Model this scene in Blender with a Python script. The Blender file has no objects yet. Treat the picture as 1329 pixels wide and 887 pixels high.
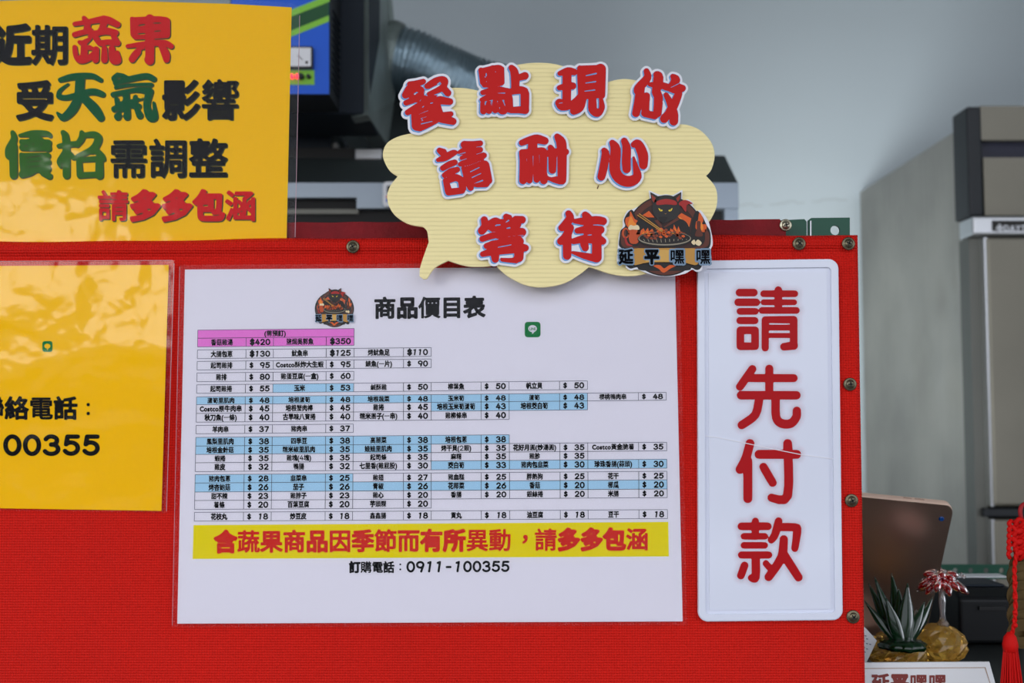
import bpy, bmesh, math, random
import numpy as np
from mathutils import Vector, Matrix
from mathutils.geometry import tessellate_polygon, delaunay_2d_cdt
random.seed(7)
sc = bpy.context.scene
COL = sc.collection

# ------------------------------------------------------------------ camera
W, H, FPX = 1329.0, 887.0, 1477.0
CAMZ = 1.35
PITCH = math.atan(0.066)
cd = bpy.data.cameras.new('camera'); cam = bpy.data.objects.new('camera', cd); COL.objects.link(cam)
cd.sensor_width = 36.0; cd.lens = FPX / W * 36.0
cd.clip_start = 0.02
cam.location = (0, 0, CAMZ); cam.rotation_euler = (math.pi / 2 + PITCH, 0, 0)
cd.dof.use_dof = True; cd.dof.focus_distance = 0.955; cd.dof.aperture_fstop = 7.1
sc.camera = cam

# ------------------------------------------------------------------ world, lights, exposure
sc.view_settings.view_transform = 'Standard'; sc.view_settings.look = 'None'
sc.view_settings.gamma = 1.0; sc.view_settings.use_curve_mapping = False
sc.view_settings.exposure = 0.0
wd = bpy.data.worlds.new('world'); sc.world = wd; wd.use_nodes = True
bg = wd.node_tree.nodes['Background']
bg.inputs[0].default_value = (0.86, 0.90, 1.0, 1); bg.inputs[1].default_value = 1.82

def area(name, loc, target, sx, sy, power, col):
    l = bpy.data.lights.new(name, 'AREA'); l.shape = 'RECTANGLE'; l.size = sx; l.size_y = sy
    l.energy = power; l.color = col
    o = bpy.data.objects.new(name, l); COL.objects.link(o); o.location = loc
    o.rotation_euler = (Vector(target) - Vector(loc)).to_track_quat('-Z', 'Y').to_euler()
    return o
# added lamps: one for the laminate glare, one to brighten the back wall
area('laminate_glare_light', (-1.24, -1.0, 1.76), (-0.3, 1.0, 1.45), 0.34, 0.30, 5.5, (1, 0.96, 0.88))
sl = bpy.data.lights.new('wall_fill_spot', 'SPOT'); sl.energy = 72; sl.spot_size = math.radians(92); sl.spot_blend = 1.0
sl.shadow_soft_size = 0.34; sl.color = (0.92, 0.98, 1.0)
so = bpy.data.objects.new('wall_fill_spot', sl); COL.objects.link(so); so.location = (0.25, 1.75, 1.2)
so.rotation_euler = (Vector((0.60, 3.0, 1.80)) - so.location).to_track_quat('-Z', 'Y').to_euler()

# ------------------------------------------------------------------ basics
FWD = Vector((0, math.cos(PITCH), math.sin(PITCH))); UPV = Vector((0, -math.sin(PITCH), math.cos(PITCH)))
def P(px, py, Y):
    """point of the upright plane y = Y that the picture shows at pixel (px, py)"""
    d = Vector((1, 0, 0)) * ((px - W / 2) / FPX) + UPV * (-(py - H / 2) / FPX) + FWD
    t = Y / d.y
    return Vector((0, 0, CAMZ)) + d * t
D = 0.96                                   # distance of the red front panel
def S(px, py, off=0.0): return P(px, py, D - off)
def px_m(Y): return Y / FPX

def lin(c):
    c = c / 255.0
    return c / 12.92 if c <= 0.04045 else ((c + 0.055) / 1.055) ** 2.4
def rgb(r, g, b): return (lin(r), lin(g), lin(b), 1)

MATS = {}
def mat(name, col, rough=0.6, metal=0.0, bump=None, spec=0.5, vary=0.0, vscale=8, coat=0, emit=None, trans=0, ior=1.45):
    m = bpy.data.materials.new(name); m.use_nodes = True; nt = m.node_tree; N = nt.nodes; L = nt.links
    b = N['Principled BSDF']
    b.inputs['Base Color'].default_value = col; b.inputs['Roughness'].default_value = rough
    b.inputs['Metallic'].default_value = metal; b.inputs['Specular IOR Level'].default_value = spec
    b.inputs['Coat Weight'].default_value = coat; b.inputs['Coat Roughness'].default_value = 0.08
    b.inputs['Transmission Weight'].default_value = trans; b.inputs['IOR'].default_value = ior
    tc = N.new('ShaderNodeTexCoord')
    if vary:
        n = N.new('ShaderNodeTexNoise'); n.inputs['Scale'].default_value = vscale; n.inputs['Detail'].default_value = 6
        L.new(tc.outputs['Object'], n.inputs['Vector'])
        mr = N.new('ShaderNodeMapRange'); mr.inputs[1].default_value = 0.3; mr.inputs[2].default_value = 0.7
        mr.inputs[3].default_value = 1 - vary; mr.inputs[4].default_value = 1 + vary
        L.new(n.outputs[0], mr.inputs[0])
        mx = N.new('ShaderNodeVectorMath'); mx.operation = 'SCALE'; mx.inputs[0].default_value = col[:3]
        L.new(mr.outputs[0], mx.inputs['Scale']); L.new(mx.outputs[0], b.inputs['Base Color'])
    if bump:
        kind, scale, strength, dist = bump
        if kind == 'noise':
            t = N.new('ShaderNodeTexNoise'); t.inputs['Scale'].default_value = scale; t.inputs['Detail'].default_value = 4
            L.new(tc.outputs['Object'], t.inputs['Vector']); out = t.outputs[0]
        elif kind == 'brush':
            mp = N.new('ShaderNodeMapping'); mp.inputs['Scale'].default_value = (scale, scale, scale * 0.02)
            L.new(tc.outputs['Object'], mp.inputs[0])
            t = N.new('ShaderNodeTexNoise'); t.inputs['Scale'].default_value = 1; t.inputs['Detail'].default_value = 5
            L.new(mp.outputs[0], t.inputs['Vector']); out = t.outputs[0]
        elif kind == 'weave':
            sp = N.new('ShaderNodeSeparateXYZ'); L.new(tc.outputs['Object'], sp.inputs[0]); outs = []
            for a in ('X', 'Z'):
                mu = N.new('ShaderNodeMath'); mu.operation = 'MULTIPLY'; mu.inputs[1].default_value = scale
                L.new(sp.outputs[a], mu.inputs[0])
                si = N.new('ShaderNodeMath'); si.operation = 'SINE'; L.new(mu.outputs[0], si.inputs[0]); outs.append(si)
            ad = N.new('ShaderNodeMath'); ad.operation = 'ADD'
            L.new(outs[0].outputs[0], ad.inputs[0]); L.new(outs[1].outputs[0], ad.inputs[1]); out = ad.outputs[0]
            # threads: woven rows are a touch darker between yarns
            mr2 = N.new('ShaderNodeMapRange'); mr2.inputs[1].default_value = -2; mr2.inputs[2].default_value = 2
            mr2.inputs[3].default_value = 0.86; mr2.inputs[4].default_value = 1.10; L.new(out, mr2.inputs[0])
            mx2 = N.new('ShaderNodeVectorMath'); mx2.operation = 'SCALE'
            if vary: L.new(mx.outputs[0], mx2.inputs[0])
            else: mx2.inputs[0].default_value = col[:3]
            L.new(mr2.outputs[0], mx2.inputs['Scale']); L.new(mx2.outputs[0], b.inputs['Base Color'])
        elif kind == 'flute':
            sp = N.new('ShaderNodeSeparateXYZ'); L.new(tc.outputs['Object'], sp.inputs[0])
            mu = N.new('ShaderNodeMath'); mu.operation = 'MULTIPLY'; mu.inputs[1].default_value = scale
            L.new(sp.outputs['Z'], mu.inputs[0])
            si = N.new('ShaderNodeMath'); si.operation = 'SINE'; L.new(mu.outputs[0], si.inputs[0])
            pw = N.new('ShaderNodeMath'); pw.operation = 'ABSOLUTE'; L.new(si.outputs[0], pw.inputs[0])
            p2 = N.new('ShaderNodeMath'); p2.operation = 'POWER'; p2.inputs[1].default_value = 0.35
            L.new(pw.outputs[0], p2.inputs[0]); out = p2.outputs[0]
            mr2 = N.new('ShaderNodeMapRange'); mr2.inputs[3].default_value = 0.90; mr2.inputs[4].default_value = 1.03
            L.new(out, mr2.inputs[0])
            mx2 = N.new('ShaderNodeVectorMath'); mx2.operation = 'SCALE'; mx2.inputs[0].default_value = col[:3]
            L.new(mr2.outputs[0], mx2.inputs['Scale']); L.new(mx2.outputs[0], b.inputs['Base Color'])
        bp = N.new('ShaderNodeBump'); bp.inputs['Strength'].default_value = strength; bp.inputs['Distance'].default_value = dist
        L.new(out, bp.inputs['Height']); L.new(bp.outputs[0], b.inputs['Normal'])
    if emit:
        b.inputs['Emission Color'].default_value = emit; b.inputs['Emission Strength'].default_value = 2.0
    MATS[name] = m
    return m

def film(name, milk, rough, bscale, bstr, milkcol=(0.8, 0.82, 0.9, 1)):
    """clear laminating film: see-through, glossy, a little milky"""
    m = bpy.data.materials.new(name); m.use_nodes = True; nt = m.node_tree; N = nt.nodes; L = nt.links
    N.remove(N['Principled BSDF']); out = N['Material Output']
    tr = N.new('ShaderNodeBsdfTransparent'); gl = N.new('ShaderNodeBsdfGlossy'); gl.inputs['Roughness'].default_value = rough
    di = N.new('ShaderNodeBsdfDiffuse'); di.inputs[0].default_value = milkcol
    fr = N.new('ShaderNodeFresnel'); fr.inputs[0].default_value = 1.24
    tc = N.new('ShaderNodeTexCoord'); no = N.new('ShaderNodeTexNoise'); no.inputs['Scale'].default_value = bscale
    no.inputs['Detail'].default_value = 2.5; L.new(tc.outputs['Object'], no.inputs['Vector'])
    bp = N.new('ShaderNodeBump'); bp.inputs['Strength'].default_value = bstr; bp.inputs['Distance'].default_value = 0.01
    L.new(no.outputs[0], bp.inputs['Height'])
    for n in (gl, fr): L.new(bp.outputs[0], n.inputs['Normal'])
    m1 = N.new('ShaderNodeMixShader'); m1.inputs[0].default_value = milk
    L.new(tr.outputs[0], m1.inputs[1]); L.new(di.outputs[0], m1.inputs[2])
    m2 = N.new('ShaderNodeMixShader'); L.new(fr.outputs[0], m2.inputs[0])
    L.new(m1.outputs[0], m2.inputs[1]); L.new(gl.outputs[0], m2.inputs[2])
    L.new(m2.outputs[0], out.inputs['Surface'])
    return m

def glassy(name, col, rough=0.03, tr=0.9):
    m = bpy.data.materials.new(name); m.use_nodes = True; b = m.node_tree.nodes['Principled BSDF']
    b.inputs['Base Color'].default_value = col; b.inputs['Roughness'].default_value = rough
    b.inputs['Transmission Weight'].default_value = tr; b.inputs['IOR'].default_value = 1.5
    return m

# ------------------------------------------------------------------ object helpers
def tag(o, label=None, cat=None, group=None, kind=None):
    if label: o['label'] = label
    if cat: o['category'] = cat
    if group: o['group'] = group
    if kind: o['kind'] = kind
    return o
def thing(name, loc, label, cat, group=None):
    o = bpy.data.objects.new(name, None); COL.objects.link(o); o.location = loc; o.empty_display_size = 0.05
    return tag(o, label, cat, group)
def worigin(o):
    v = Vector((0, 0, 0))
    while o: v += o.location; o = o.parent
    return v
def mk(name, verts, faces, m, parent=None, smooth=False, origin=None):
    me = bpy.data.meshes.new(name)
    base = worigin(parent) if parent else (Vector(origin) if origin is not None else Vector((0, 0, 0)))
    if origin is None and parent is None and len(verts):
        xs = [v[0] for v in verts]; ys = [v[1] for v in verts]; zs = [v[2] for v in verts]
        base = Vector(((min(xs) + max(xs)) / 2, (min(ys) + max(ys)) / 2, min(zs)))
    me.from_pydata([(v[0] - base.x, v[1] - base.y, v[2] - base.z) for v in verts], [], faces)
    me.materials.append(m)
    if smooth: me.polygons.foreach_set('use_smooth', [True] * len(me.polygons))
    me.update()
    o = bpy.data.objects.new(name, me); COL.objects.link(o)
    if parent: o.parent = parent
    else: o.location = base
    return o
def bev(o, w, seg=2):
    md = o.modifiers.new('bevel', 'BEVEL'); md.width = w; md.segments = seg; md.limit_method = 'ANGLE'
    return o
def box(name, lo, hi, m, parent=None, bevel=0):
    x0, y0, z0 = lo; x1, y1, z1 = hi
    v = [(x0, y0, z0), (x1, y0, z0), (x1, y1, z0), (x0, y1, z0), (x0, y0, z1), (x1, y0, z1), (x1, y1, z1), (x0, y1, z1)]
    f = [(0, 3, 2, 1), (4, 5, 6, 7), (0, 1, 5, 4), (1, 2, 6, 5), (2, 3, 7, 6), (3, 0, 4, 7)]
    o = mk(name, v, f, m, parent)
    if bevel: bev(o, bevel)
    return o
def pbox(name, x0, y0, x1, y1, Y, depth, m, parent=None, bevel=0):
    """box whose front face is the pixel rectangle at distance Y"""
    a = P(x0, y0, Y); b = P(x1, y1, Y)
    return box(name, (a.x, Y, b.z), (b.x, Y + depth, a.z), m, parent, bevel)
def merge(parts):
    v = []; f = []
    for pv, pf in parts:
        n = len(v); v += list(pv); f += [tuple(i + n for i in q) for q in pf]
    return v, f
def tube(path, r, seg=12, caps=True):
    v = []; f = []; path = [Vector(p) for p in path]
    rr = r if isinstance(r, (list, tuple)) else [r] * len(path)
    up = None
    for i, p in enumerate(path):
        d = (path[min(i + 1, len(path) - 1)] - path[max(i - 1, 0)]).normalized()
        if up is None:
            up = Vector((0, 0, 1)) if abs(d.z) < 0.9 else Vector((1, 0, 0))
        s = d.cross(up).normalized(); up = s.cross(d).normalized()
        for k in range(seg):
            a = 2 * math.pi * k / seg
            v.append(p + (s * math.cos(a) + up * math.sin(a)) * rr[i])
    for i in range(len(path) - 1):
        for k in range(seg):
            a = i * seg + k; b = i * seg + (k + 1) % seg
            f.append((a, b, b + seg, a + seg))
    if caps:
        f.append(tuple(range(seg))[::-1]); f.append(tuple(range((len(path) - 1) * seg, len(path) * seg)))
    return v, f
def lathe(prof, c, axis='Z', seg=24, fn=None):
    """prof: (radius, height) pairs; axis Z or -Y (height towards the viewer)"""
    v = []; f = []
    for i, (r, h) in enumerate(prof):
        for k in range(seg):
            a = 2 * math.pi * k / seg
            q = fn(a, i) if fn else 1
            x, y = r * q * math.cos(a), r * q * math.sin(a)
            v.append(Vector(c) + (Vector((x, y, h)) if axis == 'Z' else Vector((x, -h, y))))
    for i in range(len(prof) - 1):
        for k in range(seg):
            a = i * seg + k; b = i * seg + (k + 1) % seg
            f.append((a, b, b + seg, a + seg) if axis == 'Z' else (a, b, b + seg, a + seg))
    f.append(tuple(range(seg))[::-1]); f.append(tuple(range((len(prof) - 1) * seg, len(prof) * seg)))
    return v, f

def crom(pts, closed=True, n=5):
    out = []; m = len(pts)
    rng = range(m) if closed else range(m - 1)
    for i in rng:
        g = (lambda j: pts[j % m]) if closed else (lambda j: pts[max(0, min(m - 1, j))])
        p0, p1, p2, p3 = [np.array(g(i + d), float) for d in (-1, 0, 1, 2)]
        for k in range(n):
            t = k / n
            out.append(tuple(0.5 * (2 * p1 + (p2 - p0) * t + (2 * p0 - 5 * p1 + 4 * p2 - p3) * t * t + (3 * p1 - p0 - 3 * p2 + p3) * t ** 3)))
    if not closed: out.append(tuple(pts[-1]))
    return out
def circ(cx, cy, rx, ry=None, n=40, a0=0, a1=360):
    ry = ry or rx
    if a1 - a0 >= 360: ks = [2 * math.pi * k / n for k in range(n)]
    else: ks = [math.radians(a0 + (a1 - a0) * k / n) for k in range(n + 1)]
    return [(cx + rx * math.cos(a), cy + ry * math.sin(a)) for a in ks]
def rrect(x0, y0, x1, y1, r, n=6):
    o = []
    for cx, cy, a in ((x1 - r, y0 + r, -90), (x1 - r, y1 - r, 0), (x0 + r, y1 - r, 90), (x0 + r, y0 + r, 180)):
        for k in range(n + 1):
            t = math.radians(a + 90 * k / n); o.append((cx + r * math.cos(t), cy + r * math.sin(t)))
    return o

def shoe(l): return 0.5 * sum(a[0] * b[1] - b[0] * a[1] for a, b in zip(l, l[1:] + l[:1]))
def fill(vs, loops, flatp):
    """triangulate loops with holes; falls back to a constrained Delaunay when scanfill slips"""
    tris = tessellate_polygon(vs)
    at = sum(abs((flatp[b][0] - flatp[a][0]) * (flatp[c][1] - flatp[a][1]) - (flatp[b][1] - flatp[a][1]) * (flatp[c][0] - flatp[a][0])) * .5 for a, b, c in tris)
    if len(loops) == 1: want = abs(shoe(loops[0]))
    else:
        sg = [shoe(l) for l in loops]; want = abs(sum(sg))
        if all(x > 0 for x in sg) or all(x < 0 for x in sg): want = abs(sg[0]) - sum(abs(x) for x in sg[1:])
    if abs(at - want) <= 0.01 * abs(want) + 1e-9: return tris
    P2 = [Vector(p[:2]) for p in flatp]; E2 = []; k = 0
    for l in loops:
        m = len(l); E2 += [(k + i, k + (i + 1) % m) for i in range(m)]; k += m
    vo, eo_, fo, ov, _, _ = delaunay_2d_cdt(P2, E2, [], 0, 1e-7)
    A = np.array([P2[a][:] for a, b in E2]); B = np.array([P2[b][:] for a, b in E2]); out = []
    for f in fo:
        if any(not ov[i] for i in f): continue
        c = sum((vo[i] for i in f), Vector((0, 0))) / 3
        cr = ((A[:, 1] > c.y) != (B[:, 1] > c.y)); dy = np.where(B[:, 1] == A[:, 1], 1, B[:, 1] - A[:, 1])
        xi = A[:, 0] + (c.y - A[:, 1]) * (B[:, 0] - A[:, 0]) / dy
        if np.count_nonzero(cr & (xi > c.x)) % 2: out.append(tuple(ov[i][0] for i in f))
    return out
def flatgeo(groups, off, thick=0.0, YD=None):
    """groups: list of lists of loops (outer + holes, in pixels of the panel plane)"""
    base = D if YD is None else YD
    V = []; F = []
    for loops in groups:
        loops = [l for l in loops if len(l) > 2]
        if not loops: continue
        vs = [[Vector((p[0], p[1], 0)) for p in l] for l in loops]
        flatp = [p for l in loops for p in l]
        tris = fill(vs, loops, flatp)
        o_ = off(flatp[0]) if callable(off) else off
        n0 = len(V)
        V += [P(p[0], p[1], base - (off(p) if callable(off) else off)) for p in flatp]
        for t in tris:
            a, b, c = [flatp[i] for i in t]
            s = (b[0] - a[0]) * (c[1] - a[1]) - (b[1] - a[1]) * (c[0] - a[0])
            F.append(tuple(n0 + i for i in (t if s < 0 else t[::-1])))
        if thick:
            n1 = len(V); dz = Vector((0, thick, 0))
            V += [v + dz for v in V[n0:n1]]
            nf = len(flatp)
            for t in list(F[-len(tris):]): F.append(tuple(i + nf for i in t[::-1]))
            k = n0
            for l in loops:
                m = len(l)
                for i in range(m):
                    a, b = k + i, k + (i + 1) % m
                    F.append((a, b, b + nf, a + nf))
                k += m
    return V, F
def flat(name, groups, off, m, parent=None, thick=0.0, YD=None, smooth=False):
    V, F = flatgeo(groups, off, thick, YD)
    return mk(name, V, F, m, parent, smooth)

# ------------------------------------------------------------------ outlines from distance fields
def contours(field, x0, y0, h):
    """marching squares of field < 0 -> closed loops"""
    ny, nx = field.shape; ins = field < 0
    seg = {}
    def ex(i, j):      # crossing on edge (i,j)-(i,j+1)
        a, b = field[i, j], field[i, j + 1]; t = a / (a - b); return (x0 + (j + t) * h, y0 + i * h)
    def ey(i, j):
        a, b = field[i, j], field[i + 1, j]; t = a / (a - b); return (x0 + j * h, y0 + (i + t) * h)
    c = ins[:-1, :-1] * 1 + ins[:-1, 1:] * 2 + ins[1:, 1:] * 4 + ins[1:, :-1] * 8
    T = {1: [('L', 'T')], 2: [('T', 'R')], 3: [('L', 'R')], 4: [('R', 'B')], 5: [('L', 'T'), ('R', 'B')], 6: [('T', 'B')], 7: [('L', 'B')],
         8: [('B', 'L')], 9: [('B', 'T')], 10: [('T', 'R'), ('B', 'L')], 11: [('B', 'R')], 12: [('R', 'L')], 13: [('R', 'T')], 14: [('T', 'L')]}
    pt = {}
    for i, j in zip(*np.nonzero((c > 0) & (c < 15))):
        i = int(i); j = int(j)
        key = {'T': ('x', i, j), 'B': ('x', i + 1, j), 'L': ('y', i, j), 'R': ('y', i, j + 1)}
        for a, b in T[int(c[i, j])]:
            for q in (a, b):
                k = key[q]
                if k not in pt: pt[k] = ex(k[1], k[2]) if k[0] == 'x' else ey(k[1], k[2])
            seg[key[a]] = key[b]
    loops = []
    while seg:
        s = next(iter(seg)); l = []; k = s
        while k in seg:
            l.append(pt[k]); k = seg.pop(k)
        if len(l) > 3: loops.append(l)
    return loops
def simplify(l, eps):
    if len(l) < 12: return l
    out = [l[0]]; i = 0; n = len(l)
    while i < n - 1:
        j = min(i + 2, n - 1); best = i + 1
        while j < n and j - i <= 14:
            a = np.array(l[i]); b = np.array(l[j]); d = b - a; L = math.hypot(*d)
            if L < 1e-9: break
            if j - i < 2:
                best = j; j += 1; continue
            mid = np.array(l[i + 1:j]) - a
            if np.max(np.abs(mid[:, 0] * d[1] - mid[:, 1] * d[0]) / L) > eps: break
            best = j; j += 1
        i = best
        if i < n: out.append(l[i])
    return out if len(out) > 3 else l
def segdist(X, Y, ax, ay, bx, by):
    dx, dy = bx - ax, by - ay; L = dx * dx + dy * dy
    t = np.clip(((X - ax) * dx + (Y - ay) * dy) / L, 0, 1) if L > 1e-12 else np.zeros_like(X)
    return np.hypot(X - ax - t * dx, Y - ay - t * dy), t
def parse(s):
    out = []
    for st in s.split('|'):
        p = [tuple(float(q) for q in w.split(',')) for w in st.split(';') if w.strip()]
        if not p: continue
        p = [q if len(q) == 3 else (q[0], q[1], p[0][2]) for q in p]
        out.append(p)
    return out
class StrokeGlyph:
    """a character as brush strokes (x, y, radius) plus thin gaps, in its own grid"""
    def __init__(s, pos, neg='', size=887, step=6.0, smooth=True):
        s.h = step; s.x0 = -40; s.y0 = -40; n = int((size + 80) / step)
        X, Y = np.meshgrid(s.x0 + np.arange(n) * step, s.y0 + np.arange(n) * step); s.X = X; s.Y = Y
        f = np.full(X.shape, 1e3)
        def app(f, strokes, comb):
            for st in strokes:
                q = crom(st, False, 4) if (smooth and len(st) > 2) else st
                if len(q) == 1: q = q * 2
                for a, b in zip(q[:-1], q[1:]):
                    d, t = segdist(X, Y, a[0], a[1], b[0], b[1]); d = d - (a[2] + (b[2] - a[2]) * t)
                    f = np.minimum(f, d) if comb else np.maximum(f, -d)
            return f
        s.full = app(f, parse(pos), True)
        s.f = app(s.full, parse(neg), False) if neg else s.full
    def loops(s, grow=0.0, shift=(0, 0), full=False, union=None, eps=1.2):
        f = (s.full if full else s.f) - grow
        if union is not None:    # union with a shifted copy of itself
            kx, ky = int(round(union[0] / s.h)), int(round(union[1] / s.h))
            g = np.roll(np.roll(f, ky, 0), kx, 1); f = np.minimum(f, g)
        f = f.copy(); f[0, :] = f[-1, :] = 1; f[:, 0] = f[:, -1] = 1
        f[f == 0] = 1e-4
        return [simplify([(x + shift[0], y + shift[1]) for x, y in l], eps) for l in contours(f, s.x0, s.y0, s.h)]

GC = {}
def glyph(ch, grow, step=0.022):
    """outline loops of one printed character of Blender's own font, fattened by grow (em)"""
    k = (ch, grow, step)
    if k in GC: return GC[k]
    c = bpy.data.curves.new('t', 'FONT'); c.body = ch; c.resolution_u = 3
    o = bpy.data.objects.new('t', c); COL.objects.link(o)
    dg = bpy.context.evaluated_depsgraph_get()
    me = bpy.data.meshes.new_from_object(o.evaluated_get(dg), depsgraph=dg)
    bpy.data.objects.remove(o); bpy.data.curves.remove(c)
    cnt = {}
    for p in me.polygons:
        for e in p.edge_keys: cnt[e] = cnt.get(e, 0) + 1
    E = [(me.vertices[a].co[:2], me.vertices[b].co[:2]) for (a, b), n in cnt.items() if n == 1]
    bpy.data.meshes.remove(me)
    if not E:
        GC[k] = ([], 0.3); return GC[k]
    A = np.array([e[0] for e in E]); B = np.array([e[1] for e in E])
    mn = np.minimum(A.min(0), B.min(0)); mx = np.maximum(A.max(0), B.max(0))
    m = grow + 3 * step
    xs = np.arange(mn[0] - m, mx[0] + m + step, step); ys = np.arange(mn[1] - m, mx[1] + m + step, step)
    X, Y = np.meshgrid(xs, ys); f = np.full(X.shape, 9.0); par = np.zeros(X.shape, int)
    for a, b in zip(A, B):
        d, _ = segdist(X, Y, a[0], a[1], b[0], b[1]); f = np.minimum(f, d)
        if a[1] != b[1]:
            c1 = (Y >= min(a[1], b[1])) & (Y < max(a[1], b[1]))
            xi = a[0] + (Y - a[1]) * (b[0] - a[0]) / (b[1] - a[1]); par += (c1 & (xi > X))
    f = np.where(par % 2 == 1, -f, f)
    if ord(ch) > 0x2e80 and grow < 0.1:       # dense characters take less weight so their gaps stay open
        box_ = (X > mn[0]) & (X < mx[0]) & (Y > mn[1]) & (Y < mx[1])
        while grow > 0.012 and np.count_nonzero((f < grow) & box_) > 0.76 * np.count_nonzero(box_): grow -= 0.004
    f = f - grow; f[f == 0] = 1e-6
    L = [simplify(l, step * 0.12) for l in contours(f, xs[0], ys[0], step)]
    GC[k] = (L, (mn[0], mx[0]))
    return GC[k]
DIG = {'0': '35,50,1|', '1': ''}
def arcp(cx, cy, rx, ry, a0, a1, n=14): return [(cx + rx * math.cos(math.radians(a0 + (a1 - a0) * k / n)), cy + ry * math.sin(math.radians(a0 + (a1 - a0) * k / n))) for k in range(n + 1)]
DIG = {'0': [arcp(35, 50, 30, 42, 0, 360, 28)], '1': [[(22, 16), (42, 9), (30, 92)]],
       '2': [arcp(34, 32, 26, 24, -170, 20) + [(54, 48), (8, 91), (64, 91)]], '3': [arcp(33, 28, 25, 20, -160, 90, 16), arcp(33, 69, 30, 23, -90, 155, 18)],
       '4': [[(40, 8), (6, 66), (66, 66)], [(50, 36), (46, 93)]], '5': [[(62, 9), (18, 9), (12, 46)] + arcp(33, 64, 30, 27, -130, 150, 18)],
       '6': [[(52, 8), (22, 34)] + arcp(35, 65, 29, 27, 190, 550, 26)], '7': [[(6, 10), (62, 10), (26, 92)]],
       '8': [arcp(35, 28, 24, 20, 0, 360, 22), arcp(35, 69, 30, 23, 0, 360, 24)], '9': [arcp(35, 33, 29, 25, 0, 360, 24), [(63, 36), (44, 93)]],
       '$': [arcp(36, 32, 24, 19, -20, -190, 12) + [(36, 50)] + arcp(34, 68, 26, 19, -40, 165, 14), [(36, 0), (34, 100)]], '-': [[(18, 54), (52, 54)]]}
DC = {}
def digit(ch, w):
    if (ch, w) not in DC:
        st = '|'.join(';'.join('%.1f,%.1f,%.1f' % (x, y, w) for x, y in l) for l in DIG[ch])
        g = StrokeGlyph(st, '', 100, 2.5, smooth=False)
        DC[ch, w] = [[(x / 100, (100 - y) / 100 * 0.84 - 0.06) for x, y in l] for l in g.loops(eps=0.25)]
    return DC[ch, w]
def text_loops(s, x0, y0, x1, y1, grow=0.04, step=0.022, mono=None, shear=0.0, tilt=0.0):
    """fit a line of text into the pixel box (x0,y0)-(x1,y1), y0 = top of CJK body"""
    pen = 0; items = []
    for ch in s:
        if ch == ' ': pen += 0.35; continue
        if ch in DIG: L, ext = digit(ch, 6.5 + 60 * max(0, grow - 0.035) + (4 if ch == '$' else 0)), (0.0, 0.70)
        else: L, ext = glyph(ch, grow, step)
        if ch == '，': L = [[(x + 0.36, y + 0.34) for x, y in l] for l in L]
        wide = ord(ch) > 0x2e80
        adv = 1.0 if wide else (mono or (ext[1] - ext[0] + 0.11))
        ox = pen if wide else pen + (adv - (ext[1] - ext[0])) / 2 - ext[0]
        items.append((L, ox)); pen += adv
    wid = max(pen, 1e-3); sx = (x1 - x0) / wid; sy = (y1 - y0) / 0.96
    return [[[(x0 + (x + ox + shear * y) * sx, y1 - (y + 0.10) * sy + tilt * (x + ox) * sx) for x, y in l] for l in L] for L, ox in items if L]

# ------------------------------------------------------------------ materials
M = MATS
mat('wall', rgb(188, 198, 202), 0.55, vary=0.025, vscale=1.2)
mat('floor', rgb(120, 118, 112), 0.7, vary=0.1, vscale=6)
mat('street', rgb(105, 104, 102), 0.9, vary=0.12, vscale=10)
mat('ceiling', rgb(190, 192, 190), 0.8)
mat('canvas', rgb(214, 24, 12), 0.65, bump=('weave', 2900, 0.5, 0.0006), vary=0.06, vscale=5, spec=0.2)
mat('backboard', rgb(128, 14, 24), 0.8, bump=('noise', 220, 0.6, 0.002), vary=0.15, vscale=60)
mat('yellow', rgb(255, 202, 4), 0.8, vary=0.03, vscale=3, spec=0.05)
mat('paper', rgb(236, 233, 243), 0.8, spec=0.1)
mat('ink', rgb(14, 14, 18), 0.8, spec=0.05)
mat('ink_shadow', rgb(70, 74, 40), 0.8, spec=0.05)
mat('ink_rim', rgb(196, 160, 40), 0.8, spec=0.05)
mat('print_red', rgb(214, 26, 32), 0.8, spec=0.05)
mat('print_green', rgb(8, 92, 52), 0.8, spec=0.05)
mat('print_green2', rgb(52, 108, 30), 0.8, spec=0.05)
mat('cell_blue', rgb(176, 217, 242), 0.8, spec=0.05)
mat('cell_pink', rgb(240, 132, 220), 0.8, spec=0.05)
mat('banner', rgb(238, 222, 0), 0.8, spec=0.05)
mat('banner_red', rgb(216, 40, 30), 0.8, spec=0.05)
mat('rule', rgb(92, 92, 112), 0.8, spec=0.05)
mat('line_green', rgb(0, 125, 62), 0.8, spec=0.05)
mat('cream', rgb(252, 236, 172), 0.45, bump=('flute', math.pi / 0.0036, 0.5, 0.0006), spec=0.4)
mat('cream_edge', rgb(226, 206, 140), 0.6)
mat('cut_red', rgb(204, 20, 16), 0.5, spec=0.25)
mat('cut_blue', rgb(112, 160, 214), 0.45)
mat('cut_white', rgb(236, 236, 242), 0.45)
mat('plastic_white', rgb(226, 230, 244), 0.25, coat=0.5)
mat('sign_red', rgb(178, 10, 18), 0.4, spec=0.2)
mat('steel', rgb(158, 153, 144), 0.34, 0.85, bump=('brush', 90, 0.25, 0.004), vary=0.2, vscale=4)
mat('steel_dark', rgb(104, 104, 98), 0.45, 0.8, bump=('brush', 80, 0.1, 0.003), vary=0.1, vscale=3)
mat('steel_door', rgb(128, 124, 112), 0.5, 0.7, bump=('brush', 60, 0.12, 0.003), vary=0.1, vscale=3)
mat('chrome', rgb(190, 192, 194), 0.28, 0.9)
mat('black_plastic', rgb(20, 24, 28), 0.45)
mat('navy', rgb(20, 22, 44), 0.4)
mat('galvanised', rgb(128, 140, 136), 0.42, 0.45, vary=0.2, vscale=14)
mat('foil', rgb(150, 170, 180), 0.3, 0.9, bump=('noise', 60, 0.5, 0.006))
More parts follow.
